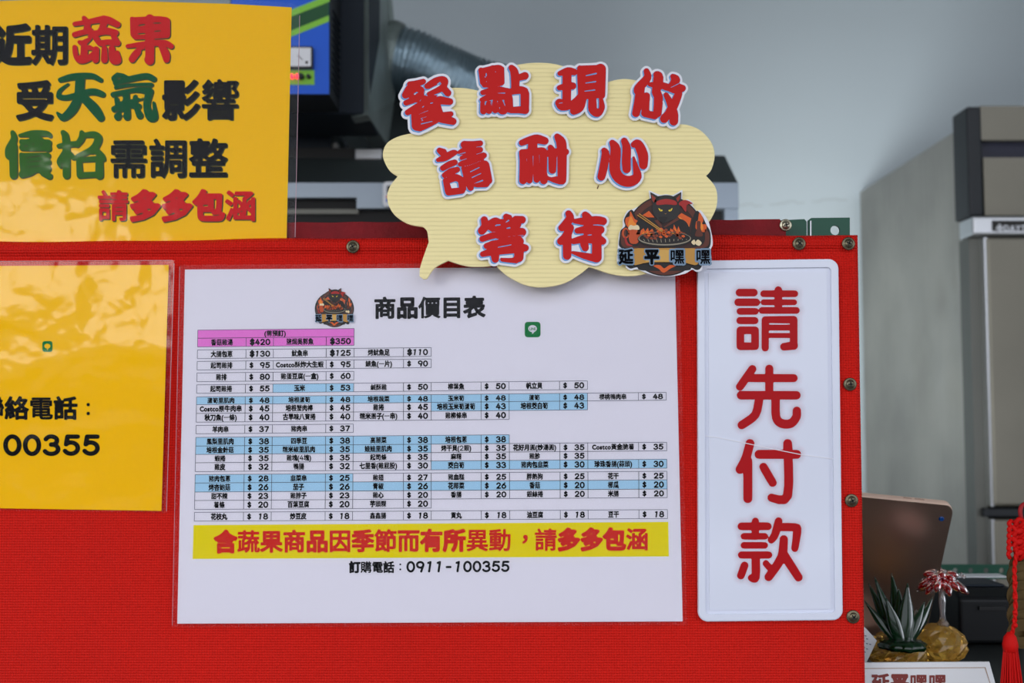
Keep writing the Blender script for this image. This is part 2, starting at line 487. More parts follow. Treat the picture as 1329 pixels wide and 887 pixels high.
mat('machine_blue', rgb(8, 88, 206), 0.5)
mat('stripe_lime', rgb(130, 196, 58), 0.5)
mat('stripe_green', rgb(2, 74, 32), 0.5)
mat('dark_housing', rgb(30, 38, 47), 0.6, spec=0.3)
mat('hood_dark', rgb(62, 70, 70), 0.5, 0.4, vary=0.1, vscale=4)
mat('hood_band', rgb(140, 150, 160), 0.38, 0.7, vary=0.1, vscale=3)
mat('film_edge', rgb(176, 140, 150), 0.3)
mat('near_black', rgb(14, 14, 14), 0.6)  # even near-black shared by slots, rails and small parts
mat('label_white', rgb(225, 226, 228), 0.5)
mat('led', rgb(255, 40, 60), 0.4, emit=rgb(255, 50, 70))
mat('lamp', rgb(240, 245, 250), 0.4)
mat('screw', rgb(112, 104, 84), 0.35, 0.9)
mat('screw_bright', rgb(190, 184, 160), 0.3, 0.95)
mat('plate_and_slot_shade', rgb(22, 20, 16), 0.6)  # own colour of the nameplate; painted shade in screw slots
mat('angle_green', rgb(6, 78, 56), 0.4)
mat('gold_alu', rgb(196, 164, 146), 0.34, 0.9)
mat('lens', rgb(20, 70, 140), 0.1)
mat('counter', rgb(30, 35, 34), 0.45)
mat('device', rgb(12, 14, 16), 0.45, spec=0.3)
mat('card', rgb(228, 230, 232), 0.45)
mat('card_gold', rgb(176, 150, 130), 0.5)
mat('card_brown', rgb(128, 52, 46), 0.5)
mat('note_ink', rgb(40, 52, 92), 0.6)
mat('cord_red', rgb(204, 14, 10), 0.65, spec=0.2)
mat('cord_dark', rgb(158, 12, 20), 0.6)
mat('coin', rgb(112, 92, 58), 0.45, 0.6, vary=0.2, vscale=90)
mat('dark_leaf', rgb(12, 34, 22), 0.5)
mat('wood', rgb(110, 78, 50), 0.6, vary=0.2, vscale=10)
mat('ear', rgb(150, 46, 24), 0.5)
mat('e_black', rgb(22, 16, 14), 0.5)
mat('e_fur', rgb(38, 34, 32), 0.5)
mat('e_brown', rgb(92, 40, 22), 0.5)
mat('e_dark', rgb(52, 22, 14), 0.5)
mat('e_red', rgb(170, 34, 28), 0.5)
mat('e_orange', rgb(222, 92, 24), 0.5)
mat('e_flame', rgb(240, 140, 40), 0.5)
mat('e_yellow', rgb(240, 208, 60), 0.5)
mat('e_tan', rgb(196, 142, 60), 0.5)
mat('e_tan2', rgb(216, 168, 84), 0.5)
mat('e_beer', rgb(196, 76, 26), 0.5)
mat('e_foam', rgb(236, 214, 170), 0.5)
mat('e_meat', rgb(140, 58, 28), 0.5)
mat('e_steel', rgb(150, 140, 120), 0.5)
mat('e_blue', rgb(120, 146, 170), 0.5)
FILM = film('laminate', 0.012, 0.12, 11, 0.2)
FILM_Y = film('laminate_wavy', 0.006, 0.09, 19, 0.26)
AMBER = glassy('amber_glass', rgb(255, 206, 96), 0.04, 0.78); GREEN_G = glassy('green_glass', rgb(4, 44, 16), 0.16, 0.2)
CLEAR = glassy('clear_glass', rgb(245, 240, 240)); RED_G = glassy('red_glass', rgb(220, 30, 30))
def halo(name, a):
    m = bpy.data.materials.new(name); m.use_nodes = True; N = m.node_tree.nodes; L = m.node_tree.links
    b = N['Principled BSDF']; b.inputs['Base Color'].default_value = rgb(206, 60, 84); b.inputs['Alpha'].default_value = a
    b.inputs['Roughness'].default_value = 0.3
    return m
HALO = halo('red_halo_tint', 0.032)  # translucent red tint, layered around the sign characters

# ------------------------------------------------------------------ the setting
def struct(o): o['kind'] = 'structure'; return o
struct(box('floor', (-2.6, 0.9, -0.05), (2.6, 3.1, 0.0), M['floor']))
struct(box('street_ground', (-8, -8, -0.06), (8, 0.9, -0.01), M['street']))
struct(box('wall_back', (-2.6, 3.0, 0), (2.6, 3.1, 2.9), M['wall']))
struct(box('wall_left', (-2.6, 0.9, 0), (-2.5, 3.0, 2.9), M['wall']))
struct(box('wall_right', (2.5, 0.9, 0), (2.6, 3.0, 2.9), M['wall']))
struct(box('ceiling', (-2.6, 0.9, 2.9), (2.6, 3.1, 3.0), M['ceiling']))
struct(box('sky_shade_roof', (-2.8, -0.3, 2.32), (2.8, 1.0, 2.36), M['ceiling']))  # unseen roof added to keep sky light off the upper wall
struct(box('opposite_building', (-14, -14, -0.05), (14, -12, 1.7), M['street']))
# hairline scuff along the wall low down on the right
a = P(955, 268, 3.0)
sc_ = []
for i in range(14):
    x = 955 + i * 11; y = 268 - i * 0.6 + random.uniform(-3, 3)
    if i % 5 == 3: continue
    sc_.append([[(x, y - 0.6), (x + 12, y - 1.2), (x + 12, y), (x, y + 0.6)]])
mat('scuff', rgb(170, 176, 177), 0.8)
tag(flat('wall_scuff', sc_, 0.001, M['scuff'], None, YD=3.0), kind='structure')

# ------------------------------------------------------------------ fridge
YF = 2.2
fr = thing('upright_refrigerator', (P(1263, 541, YF).x + 0.5, 2.6, 0), 'tall stainless steel upright refrigerator with black trimmed front, standing by the back wall', 'refrigerator')
xl = P(1266, 541, 2.26).x; xr = xl + 1.15; ztop = P(1262, 160, 2.26).z
def fridge_side():
    # cabinet with a softly dented left side
    ny, nz = 60, 150; v = []; f = []
    for j in range(nz + 1):
        for i in range(ny + 1):
            y = 2.26 + (2.97 - 2.26) * i / ny; z = 0.12 + (ztop - 0.12) * j / nz
            dx = 0
            for (cy, cz, r, d) in ((2.40, 1.60, .035, .004), (2.31, 1.53, .04, -.005), (2.34, 1.63, .02, .003), (2.52, 1.5, .07, .005), (2.40, 1.42, .05, -.005), (2.33, 1.38, .04, .004), (2.7, 1.6, .12, .004), (2.6, 1.4, .08, -.004)):
                dx += d * math.exp(-(((y - cy) ** 2 + (z - cz) ** 2) / r ** 2))
            v.append((xl + dx, y, z))
    for j in range(nz):
        for i in range(ny):
            a = j * (ny + 1) + i; f.append((a, a + ny + 1, a + ny + 2, a + 1))
    return v, f
sv, sf = fridge_side()
mk('side_panel', sv, sf, M['steel'], fr, smooth=True)
box('cabinet', (xl + 0.004, 2.262, 0.12), (xr, 2.97, ztop), M['steel'], fr)
for dx in (0.06, 1.05):
    for yy in (2.3, 2.9): mk('leg', *lathe([(0.02, 0), (0.02, 0.12)], (xl + dx, yy, 0)), M['black_plastic'], fr)
xf = P(1264, 541, YF).x
def fz(py): return P(1283, py, YF).z
def fx(px): return P(px, 541, YF).x
# black corner trim with stepped profile
box('corner_trim', (xf, YF - 0.005, fz(281)), (fx(1283), YF + 0.07, fz(139)), M['black_plastic'], fr, 0.004)
box('top_fascia', (fx(1283), YF - 0.002, fz(182)), (xr, YF + 0.07, fz(138)), M['steel_door'], fr)
box('light_slot', (fx(1276), YF + 0.015, fz(206)), (xr, YF + 0.07, fz(181)), M['navy'], fr)
box('grille_panel', (fx(1285), YF - 0.002, fz(280)), (xr, YF + 0.07, fz(205)), M['steel_door'], fr)
st = box('nameplate_strip', (fx(1264), YF - 0.02, fz(307)), (xr, YF + 0.05, fz(283)), M['chrome'], fr, 0.004)
np_ = box('nameplate', (fx(1289), YF - 0.023, fz(302)), (fx(1350), YF - 0.0195, fz(289)), M['plate_and_slot_shade'], st)
np_.parent = st
flat('nameplate_lettering', text_loops('◈DAYTIME', 1292, 291, 1346, 301, 0.02), 0.0, M['chrome'], st, YD=YF - 0.0245)
for i, (y0, y1) in enumerate(((309, 657), (674, 1180))):
    d = box('door', (fx(1283), YF - 0.012, max(0.15, fz(y1))), (xr - 0.02, YF + 0.045, fz(y0)), M['steel_door'], fr, 0.006)
    box('door_edge', (fx(1281), YF - 0.008, max(0.15, fz(y1))), (fx(1284.5), YF + 0.04, fz(y0)), M['chrome'], d)
box('door_frame', (xf + 0.004, YF + 0.012, 0.12), (fx(1282), YF + 0.06, fz(308)), M['steel_dark'], fr)
box('frame_body', (fx(1281), YF + 0.046, 0.12), (xr, YF + 0.062, fz(308)), M['near_black'], fr)
box('hinge_bar', (fx(1273), YF - 0.004, fz(671)), (xr - 0.02, YF + 0.04, fz(660)), M['black_plastic'], fr, 0.002)

# ------------------------------------------------------------------ exhaust hood and the machines on it
YH = 1.9
hd = thing('range_hood', (P(600, 270, YH).x, 2.2, P(600, 290, YH).z), 'long dark stainless exhaust hood with a paler front band behind the panel', 'range hood')
zb, zf, zt = P(0, 271, YH).z, P(0, 238, YH).z, P(0, 202, YH + 0.10).z
x0h, x1h = P(-260, 400, YH).x, P(960, 400, YH).x
xc = P(942, 400, YH).x
v = [(x0h, YH, zf), (x1h, YH, zf), (P(943, 400, YH + .1).x, YH + 0.10, zt), (x0h, YH + 0.10, zt), (x0h, 2.6, zt), (P(943, 400, YH + .1).x, 2.6, zt), (x1h, 2.62, zf), (x0h, 2.62, zf)]
mk('hood_slope', v, [(0, 1, 2, 3), (3, 2, 5, 4), (1, 6, 5, 2), (0, 3, 4, 7), (0, 7, 6, 1), (4, 5, 6, 7)], M['hood_dark'], hd)
box('front_band', (x0h, YH - 0.004, P(0, 257, YH).z), (P(462, 400, YH).x, YH + 0.02, zf), M['hood_band'], hd)
box('front_band', (P(462, 400, YH).x, YH - 0.004, zb), (x1h, YH + 0.02, zf), M['hood_band'], hd)
box('end_cheek', (xc, YH, P(0, 330, YH).z), (x1h, 2.6, zb), M['hood_band'], hd)
box('filter_slot', (x0h, YH + 0.02, P(0, 330, YH).z), (xc, 2.6, zf - 0.002), M['near_black'], hd)
box('drip_rail', (x0h, YH + 0.012, P(0, 276, YH).z), (P(463, 400, YH).x, YH + 0.03, P(0, 270, YH).z), M['steel_dark'], hd)
sw = flat('switch_plate', [[rrect(497, 236, 522, 268, 5)]], 0.012, M['label_white'], hd, thick=0.008, YD=YH)
flat('switch_rocker', [[rrect(502, 241, 518, 252, 2)]], 0.0125, M['black_plastic'], sw, YD=YH)
flat('blue_mark', [[rrect(501, 258, 505, 262, 1)]], 0.0125, M['machine_blue'], sw, YD=YH)
flat('red_mark', [[rrect(501, 254, 505, 257, 1)]], 0.0125, M['cut_red'], sw, YD=YH)
pbox('top_rail', -260, 192, 461, 206, YH + 0.09, 0.02, M['near_black'], hd)
pbox('bracket', 461, 193, 495, 207, YH + 0.085, 0.03, M['chrome'], hd, 0.002)

gb = thing('grey_control_box', tuple(P(408, 192, 2.0)), 'low grey metal box lying on the hood under the blue machine', 'box')
pbox('body', 300, 158, 430, 193, 2.02, 0.2, M['dark_housing'], gb, 0.003)
pbox('lid', 298, 153, 430, 158, 2.01, 0.22, M['hood_band'], gb, 0.002)  # pale strip paints the lit top edge of the box
pbox('latch', 430, 185, 438, 193, 2.03, 0.03, M['chrome'], gb, 0.001)

YB = 1.7
bm_ = thing('air_cleaner_unit', tuple(P(370, 122, YB)), 'blue machine with green stripes, a small dial and black vented side', 'machine')
a = P(300, -70, YB); b = P(427, 122, YB); c2 = P(427, 122, YB)
pbox('body', 300, -70, 427.5, 123, YB + 0.002, 0.10, M['black_plastic'], bm_)
flat('front_plate', [[[(300, -70), (427, -70), (427, 122), (300, 122)]]], 0, M['machine_blue'], bm_, thick=0.002, YD=YB)
flat('lime_stripe', [[[(300, 52), (428, 2), (428, -7), (300, 43)]], [[(300, 79), (427, 28), (427, 20), (300, 71)]]], 0.0006, M['stripe_lime'], bm_, YD=YB)
flat('green_stripe', [[[(300, 72), (427, 21), (427, 2), (300, 52)]]], 0.0005, M['stripe_green'], bm_, YD=YB)
mt = flat('meter', [[rrect(371, 60, 406, 89, 2)]], 0.006, M['black_plastic'], bm_, thick=0.006, YD=YB)
flat('meter_face', [[rrect(373, 62, 403.5, 86, 1)]], 0.0065, M['label_white'], mt, YD=YB)
flat('needle', [[[(386, 72), (386.6, 71.4), (393, 77.5), (392.4, 78)]], [circ(398, 81, 1.8)]], 0.007, M['ink'], mt, YD=YB)
cp = flat('control_strip', [[[(340, 91), (408, 91), (408, 110), (340, 110)]]], 0.001, M['stripe_lime'], bm_, thick=0.001, YD=YB)
for (x, r, mm) in ((379, 3, 'led'), (386.5, 3, 'led'), (391, 4.2, 'black_plastic'), (401, 2.8, 'black_plastic')):
    mk('indicator' if mm == 'led' else 'knob', *lathe([(r * px_m(YB), 0), (r * px_m(YB), 0.006), (r * px_m(YB) * .8, 0.008)], P(x, 100, YB - 0.001), 'Y', 16), M[mm], cp)
# louvres on the visible side
xs_ = P(427.5, 0, YB).x
for k in range(12):
    z = P(0, 108 - k * 9, YB).z
    mk('vent_louvre', *merge([([(xs_, YB + .02, z), (xs_ + .004, YB + .025, z + .002), (xs_ + .004, YB + .085, z + .002), (xs_, YB + .09, z), (xs_, YB + .02, z + .007), (xs_, YB + .09, z + .007)], [(0, 1, 2, 3), (1, 4, 5, 2), (0, 4, 1), (3, 2, 5)])]), M['dark_housing'], bm_)

dh = thing('duct_plenum', tuple(P(460, 150, 1.82)), 'dark duct housing beside the blue machine, feeding a ribbed silver foil hose', 'duct')
pbox('housing', 300, -90, 478, 148, 1.82, 0.15, M['dark_housing'], dh, 0.003)
pbox('handle', 437.5, 96, 441, 121, 1.81, 0.01, M['near_black'], dh, 0.001)
A = [P(478, -90, 1.815), P(478, 149, 1.815)]; B_ = [P(500, -90, 2.1), P(512, 30, 2.1), P(512, 132, 2.1), P(503, 190, 2.1)]
v = [A[0], A[1], B_[3], B_[2], B_[1], B_[0], P(520, -40, 2.1)]
vb = [p + Vector((-0.03, 0.02, 0)) for p in v]
mk('outlet_cone', v[:6] + vb[:6], [(0, 1, 2, 3, 4, 5), (6, 11, 10, 9, 8, 7)] + [(i, i + 6, (i + 1) % 6 + 6, (i + 1) % 6) for i in range(6)], M['galvanised'], dh)
xe = P(500, 0, 1.95)
mk('collar', *tube([P(498, 80, 2.13), P(512, 81, 2.13), P(517, 82, 2.13)], [0.078, 0.078, 0.074], 28), M['galvanised'], dh, smooth=False)
pbox('rear_casing', 425, 125, 585, 203, 2.25, 0.3, M['hood_dark'], dh)

# ribbed flexible duct
cp_ = crom([(508, 82, 2.13), (532, 86, 2.13), (566, 102, 2.14), (602, 118, 2.16), (650, 132, 2.18), (700, 140, 2.2)], False, 26)
path = [P(x, y, Y) for x, y, Y in cp_]
rad = [0.069 + 0.0028 * math.sin(i * 2 * math.pi / 4.0) for i in range(len(path))]
fd = mk('flexible_duct', *tube(path, rad, 30), M['foil'], dh, smooth=True)
fd['label'] = 'ribbed silver foil hose'

# ------------------------------------------------------------------ red counter panel
XR = lambda y: 1113.5 + (y - 305) * 0.0168
XL = -330.0
YT = lambda x: 313.5 - 0.0075 * x + 1.0 * math.sin(x / 83.0) + 0.6 * math.sin(x / 31.0)
pn = thing('counter_front_panel', tuple(S(400, 1900)), 'red canvas covered front panel of the food counter with screws along its edge', 'panel')
pn.location.z = 0
def canvas():
    V = []; F = []; rows = []
    xsn = [XL + (1090 - XL) * i / 150 for i in range(151)] + [1094, 1098, 1102, 1106, 1109, 1111.5, 1113]
    ds = [0, 1, 2.5, 4.5, 7, 9.5, 12, 14.5, 17, 20, 24, 29, 35, 45, 60, 80] + [110 + 45 * k for k in range(12)] + [900, 1400, 2020]
    SC = [(458, 320), (1037, 316), (1101, 316), (1103, 499), (1105, 650), (1107, 801)]
    def fw(x, d, y):
        hem = [(0, -.0045), (1, -.0025), (2.5, 0), (4.5, .0018), (7, .0028), (12, .0026), (17, .0006), (20, -.0008), (29, -.0004), (60, 0)]
        o = 0
        for (d0, v0), (d1, v1) in zip(hem[:-1], hem[1:]):
            if d0 <= d <= d1: o = v0 + (v1 - v0) * (d - d0) / (d1 - d0)
        e = XR(y) - x
        if e < 16: o += -0.004 * max(0, (5 - e) / 5) ** 2 + 0.0012 * math.exp(-((e - 7) / 4.0) ** 2)
        o += 0.00025 * math.sin(x / 47 + y / 90) * math.sin(y / 70)
        for sx_, sy_ in SC: o -= 0.0012 * math.exp(-((x - sx_) ** 2 + (y - sy_) ** 2) / 160.0) if d > 3 else 0
        return o
    for d in ds:
        row = []
        for x in xsn:
            yt = YT(x); y = yt + d
            xx = x if x <= 1090 else 1090 + (x - 1090) * (XR(y) - 1090) / (1113.5 - 1090)
            row.append(S(xx, y, fw(xx, d, y)))
        # wrap the right edge backwards
        p = row[-1]; row += [p + Vector((0.0004, 0.003, 0)), p + Vector((0.0002, 0.008, 0))]
        rows.append(row)
    top = [p + Vector((0, 0.003, 0.0004)) for p in rows[0]]; top2 = [p + Vector((0, 0.006, -0.0004)) for p in rows[0]]
    rows = [top2, top] + rows
    n = len(rows[0])
    for r in rows:
        for p in r:
            V.append(Vector((p.x, p.y, max(p.z, 0.02))))
    for i in range(len(rows) - 1):
        for j in range(n - 1):
            a = i * n + j; F.append((a, a + n, a + n + 1, a + 1))
    return V, F
cv = mk('canvas_cover', *canvas(), M['canvas'], pn, smooth=True)
box('board', (S(XL, 600).x, D + 0.0045, 0.02), (S(1112, 600).x - 0.004, D + 0.0095, S(0, 316).z - 0.006), M['canvas'], pn)
# darker cloth-wrapped rail behind, showing above the panel
rail = mk('back_rail', *flatgeo([[[(XL, 296)] + [(XL + i * 20, 291.5 - 0.0065 * (XL + i * 20) + 0.5 * math.sin(i * 1.7)) for i in range(1, 67)] + [(1012, 284.5), (1020, 300), (1020, 345), (XL, 345)]]], -0.016, 0.016), M['backboard'], pn)

def screw(name, x, y, off, parent, m, r=8.6, rot=0.5):
    k = px_m(D); R = r * k; c = S(x, y, off)
    s = mk(name, *lathe([(R, 0), (R, 0.0006), (R * .86, 0.0012), (R * .72, 0.0010), (R * .62, 0.0018), (R * .45, 0.0026), (R * .2, 0.003)], c, 'Y', 28), m, parent, smooth=True)
    V = []; F = []
    for a in (rot, rot + math.pi / 2):
        dx, dz = math.cos(a), math.sin(a); w = R * 0.10; l = R * 0.40; n = len(V)
        for sx_, sz_ in ((-l, -w), (l, -w), (l, w), (-l, w)):
            for yy in (-0.0032, -0.0024): V.append(c + Vector((dx * sx_ - dz * sz_, yy, dz * sx_ + dx * sz_)))
        F += [tuple(n + q for q in (0, 2, 4, 6)), tuple(n + q for q in (0, 1, 3, 2)), tuple(n + q for q in (2, 3, 5, 4)), tuple(n + q for q in (4, 5, 7, 6)), tuple(n + q for q in (6, 7, 1, 0))]
    mk('cross_slot_shade', V, F, M['plate_and_slot_shade'], s)  # raised dark cross paints the shade of the driver slot
    return s
for i, (x, y) in enumerate([(458, 320.5), (1037, 316.5), (1101, 316.5), (1103, 499), (1105, 650), (1107, 801)]):
    screw('screw', x, y, 0.0022 if y < 330 else 0.0003, pn, M['screw'], rot=0.5 + i * 0.37)

# green slotted angle behind the corner
sa = thing('slotted_angle_bar', tuple(S(1070, 345, -0.02)), 'dark green slotted steel angle bar sticking up behind the panel corner', 'angle bar')
flat('short_plate', [[[(1013, 286), (1044, 284.5), (1047, 288), (1047, 345), (1013, 345)]]], -0.0335, M['angle_green'], sa, thick=0.003)
flat('long_plate', [[[(1049, 286), (1053, 283), (1103, 282.5), (1103, 345), (1049, 345)], circ(1084, 299, 6.3, 6.3, 20)]], -0.0335, M['angle_green'], sa, thick=0.003)
flat('rolled_edge', [[[(1051.5, 287), (1053, 286.5), (1053, 345), (1051.5, 345)]]], -0.0325, M['chrome'], sa, thick=0.0008)
screw('bright_screw', 1019.5, 292.5, -0.0156, sa, M['screw_bright'], r=8.2, rot=0.2)

# ------------------------------------------------------------------ yellow notice on top
def quad_sheet(name, m, corners, off, parent, thick=0.0004):
    return flat(name, [[corners]], off, m, parent, thick=thick)
OFFU = -0.0105
un = thing('upper_yellow_notice', tuple(S(100, 330, OFFU)), 'big laminated yellow notice with green, red and black writing, standing on the panel top', 'notice')
topc = [(-90, 6), (-30, 2), (40, 0), (110, 0), (200, 2), (300, 5), (378.5, 9.5)]
flat('sheet', [[topc + [(372, 308.5), (371.6, 330), (-95, 334)]]], OFFU, M['yellow'], un, thick=0.0004)
flat('laminate', [[[(-98, -2), (-30, -6), (110, -8), (250, -4), (340, 1), (380, 5)] + crom([(380, 5), (387, 8), (389, 14), (388, 24)], False, 4)[1:] + [(382.6, 300), (382, 330), (-100, 342)]]], OFFU + 0.0007, FILM_Y, un)
flat('laminate_edge', [[[(388.6, 20), (389.4, 20), (383.4, 308), (382.6, 308)]]], OFFU + 0.001, M['film_edge'], un)
CH = {}
CH['蔬'] = StrokeGlyph('140,175,25;300,150,28;470,125,40;600,180,35|240,110,25;280,180,35;260,220,25|450,105,25;460,150,40;430,230,30|140,290,30;250,260,30;310,250,35;330,270,25|190,370,20;240,400,35;240,520,40|330,270,30;290,340,26;235,380,30|140,425,25;150,500,30;200,560,42;290,545,35;340,490,20|300,430,28;330,440,20|370,270,40;470,250,40;580,270,35|370,330,32;420,380,35;500,370,30;600,380,35|560,310,30;600,380,30|370,450,35;365,560,38|460,440,30;460,560,38|540,440,35;550,560,38;610,570,35;600,480,20',
    '345,230,15;380,230,12|420,340,10;500,325,8|180,510,8;195,490,8|335,390,6;400,420,4|200,340,6;290,320,4', 1329, 8)
CH['果'] = StrokeGlyph('760,120,25;790,280,50|760,125,22;1040,120,30;1120,150,45|1120,150,50;1130,290,40|800,310,35;1100,300,30|950,120,50;950,570,48|790,225,40;1130,215,40|800,180,60;1100,170,60|800,270,40;1100,260,40|710,415,22;900,390,30;1100,380,35;1180,415,30|860,430,35;790,510,40;760,555,38|1080,420,35;1120,500,45;1130,560,35|940,560,50',
    '835,192,8;893,182,8|830,283,8;893,280,9|995,167,7;1062,165,7|1003,255,6;1062,250,7|876,470,20;876,500,20', 1329, 8)
CH['天'] = StrokeGlyph('565,155,25;700,120,35;900,110,30;1000,155,25|780,130,50;770,300,50|550,330,30;640,345,28;900,280,35;1020,310,32|650,200,12;560,270,20;545,330,25|760,350,45;700,470,50;600,560,38;535,512,15|820,350,45;930,460,55;1000,560,42',
    '608,288,14;690,240,26', 1329, 8)
CH['氣'] = StrokeGlyph('150,82,22;115,110,20;140,140,25|150,82,20;200,90,20;240,110,16|130,150,22;280,110,25;400,90,26;460,115,25|130,190,13;280,165,13;440,165,18|110,250,22;300,210,20;420,220,32|425,225,34;400,340,30;430,440,38;475,440,24;460,320,12|140,290,20;150,350,20|120,375,26;220,340,25;330,350,25|220,250,30;230,440,32|310,280,30;350,280,20|150,440,32;180,400,20|310,370,20;340,430,30|180,330,20;300,310,24',
    '186,287,9;190,284,9|190,410,14;192,415,12|325,262,12;350,270,16', 1329, 7)
CH['價'] = StrokeGlyph('135,100,25;150,170,35;100,280,45;90,350,35|140,250,45;145,560,42|210,130,15;350,110,35;500,110,30;540,135,20|240,200,35;520,210,35|240,260,35;520,270,35|360,180,50;440,180,30|230,340,25;250,500,35|240,350,30;510,350,35|250,420,42;510,420,40|260,490,40;510,490,40|240,550,40;330,540,25;380,500,30|460,530,35;530,570,35|280,240,50;500,240,50',
    '270,245,8;295,245,6|355,228,10|450,225,10|225,308,6;490,304,6|290,372,6;440,352,6|290,417,5;440,407,5|290,472,5;440,462,5|215,165,6;290,172,4', 1329, 8)
CH['格'] = StrokeGlyph('680,100,28;710,180,40;715,560,40|630,245,22;720,230,30;840,220,30|700,330,40;640,410,30;650,470,15|750,330,30;790,370,25|880,100,25;880,160,35;830,230,30|900,130,25;1010,120,35;1060,170,42;1000,280,40;850,370,45|1020,280,35;1090,350,35;1120,390,20|850,400,30;860,560,35|870,395,25;1060,380,30|1070,400,40;1070,560,45|870,560,32;1080,550,30',
    '920,195,8;990,165,12|780,290,12;870,275,6;830,310,8|900,365,6;975,340,12;990,352,6', 1329, 8)
def place_glyph(g, ox, oy, s, **k): return [[(ox + x / s, oy + y / s) for x, y in l] for l in g.loops(**k)]
big = [('蔬', 80, 10, 8.306, 'print_red'), ('果', 80, 10, 8.306, 'print_red'), ('天', 10, 85, 8.306, 'print_green'), ('氣', 130, 85, 6.645, 'print_green'), ('價', 0, 160, 8.306, 'print_green2'), ('格', 0, 160, 8.306, 'print_green2')]
sh = {}; fc = {}
for ch, ox, oy, s, mm in big:
    sh.setdefault('s', []).append(place_glyph(CH[ch], ox + 1.3, oy + 1.3, s, grow=2))
    flat({'print_red': 'red_character', 'print_green': 'green_character', 'print_green2': 'green_character'}[mm], [place_glyph(CH[ch], ox, oy, s)], OFFU + 0.0002, M[mm], un)
small = [('近期', -10, 32, 90, 84, 'ink', 0.055), ('受', 20, 105, 70, 156, 'ink', 0.055), ('影響', 209, 103, 311, 156, 'ink', 0.045), ('需調整', 141, 180, 296, 231, 'ink', 0.05), ('請多多包涵', 126, 247, 333, 287, 'print_red', 0.055)]
for t, x0, y0, x1, y1, mm, g in small:
    for tl in text_loops(t, x0, y0, x1, y1, g, 0.016): flat('black_character' if mm == 'ink' else 'red_character', [tl], OFFU + 0.0002, M[mm], un)
    sh['s'] += text_loops(t, x0 + 1.4, y0 + 1.4, x1 + 1.4, y1 + 1.4, g + 0.005, 0.02)
flat('lettering_shadow', sh['s'], OFFU + 0.0001, M['ink_shadow'], un)

# ------------------------------------------------------------------ lower yellow notice
def offl(p):   # the sheet bulges slightly off the canvas towards its right edge
    return 0.0016 + 0.0035 * max(0, (p[0] - 120) / 100.0) ** 2 * (0.5 + 0.5 * math.sin((p[1] - 340) / 102))
def strip_sheet(name, xl_, xr_, yt_, yb_, off, m, parent, nx=30, ny=14, seed=0):
    V = []; F = []
    for j in range(ny + 1):
        for i in range(nx + 1):
            u = i / nx; w = j / ny
            x = xl_(w) + (xr_(w) - xl_(w)) * u; y = yt_(u) + (yb_(u) - yt_(u)) * w
            V.append(S(x, y, off((x, y))))
    for j in range(ny):
        for i in range(nx):
            a = j * (nx + 1) + i; F.append((a, a + nx + 1, a + nx + 2, a + 1))
    return mk(name, V, F, m, parent, smooth=True)
ln = thing('lower_yellow_notice', tuple(S(60, 664, 0.002)), 'laminated yellow notice with a black phone number, on the red panel at far left', 'notice')
strip_sheet('sheet', lambda w: -250 - 8 * w, lambda w: 219 - 9.5 * w, lambda u: 347 - 3 * u, lambda u: 656 + 7.5 * u, offl, M['yellow'], ln)
strip_sheet('laminate', lambda w: -258 - 8 * w, lambda w: 226 - 10 * w, lambda u: 340.5 - 2.5 * u, lambda u: 661 + 4.5 * u, lambda p: offl(p) + 0.0005, FILM_Y, ln, 40, 20)
flat('laminate_edge', [[[(225.6, 342), (226.4, 342), (216.4, 664), (215.6, 664)]], [[(-200, 340), (224, 337.8), (224, 338.4), (-200, 340.6)]]], lambda p: offl(p) + 0.0007, M['film_edge'], ln)
flat('lettering', text_loops('聯絡電話', -26, 515, 101, 545, 0.055, 0.02) + [[circ(114.5, 525.5, 2.2)], [circ(114.5, 537, 2.2)]] + text_loops('0911-100355', -150, 562, 131, 593, 0.10, 0.02, mono=0.86), lambda p: offl(p) + 0.0002, M['ink'], ln)
flat('chat_icon', [[rrect(55, 443, 68, 457, 3)]], lambda p: offl(p) + 0.0002, M['line_green'], ln)
flat('chat_icon_bubble', [[circ(61.5, 449.5, 4, 3.2, 20)], [[(60.5, 452), (63.5, 452), (61.4, 455)]]], lambda p: offl(p) + 0.0003, M['yellow'], ln)

# ------------------------------------------------------------------ menu poster
mp_ = thing('menu_poster', tuple(S(560, 808, 0.002)), 'large white laminated price list with a blue-celled table and yellow banner', 'poster')
OM = 0.0020
strip_sheet('sheet', lambda w: 240 - 10 * w, lambda w: 876 + 10 * w, lambda u: 350 - 4 * u, lambda u: 810 - 3 * u, lambda p: OM, M['paper'], mp_, 4, 4)
strip_sheet('laminate', lambda w: 233.5 - 10 * w, lambda w: 882 + 10 * w, lambda u: 344 - 4 * u, lambda u: 815 - 3 * u, lambda p: OM + 0.0006 + 0.00025 * math.sin(p[0] / 60) * math.sin(p[1] / 45), FILM, mp_, 60, 40)
flat('laminate_edge', [[[(232.9, 346), (233.5, 346), (223.9, 812), (223.3, 812)]]], OM + 0.0008, M['film_edge'], mp_)
flat('paper_fold', [[[(558.3, 430), (558.8, 430), (559, 806), (558.5, 806)]]], OM + 0.00005, M['rule'], mp_) if False else None
TOPX = [256.5, 319.5, 355, 423.5, 459.6, 523.7, 559.6, 624.2, 660.3, 725.8, 762, 828, 863.8]
BOTX = [252.3, 316, 352, 422, 457.6, 523.6, 559.6, 624.6, 661.5, 727.2, 763.3, 829.3, 866.2]
def cx(c, y): return TOPX[c] + (BOTX[c] - TOPX[c]) * (y - 440) / 230.0
def cy(y, x):
    s = -0.0102 + (y - 500) / 170.0 * 0.0045 if y > 500 else -0.0102
    return y + s * (x - 254)
w_, b_, p_ = 'w', 'b', 'p'
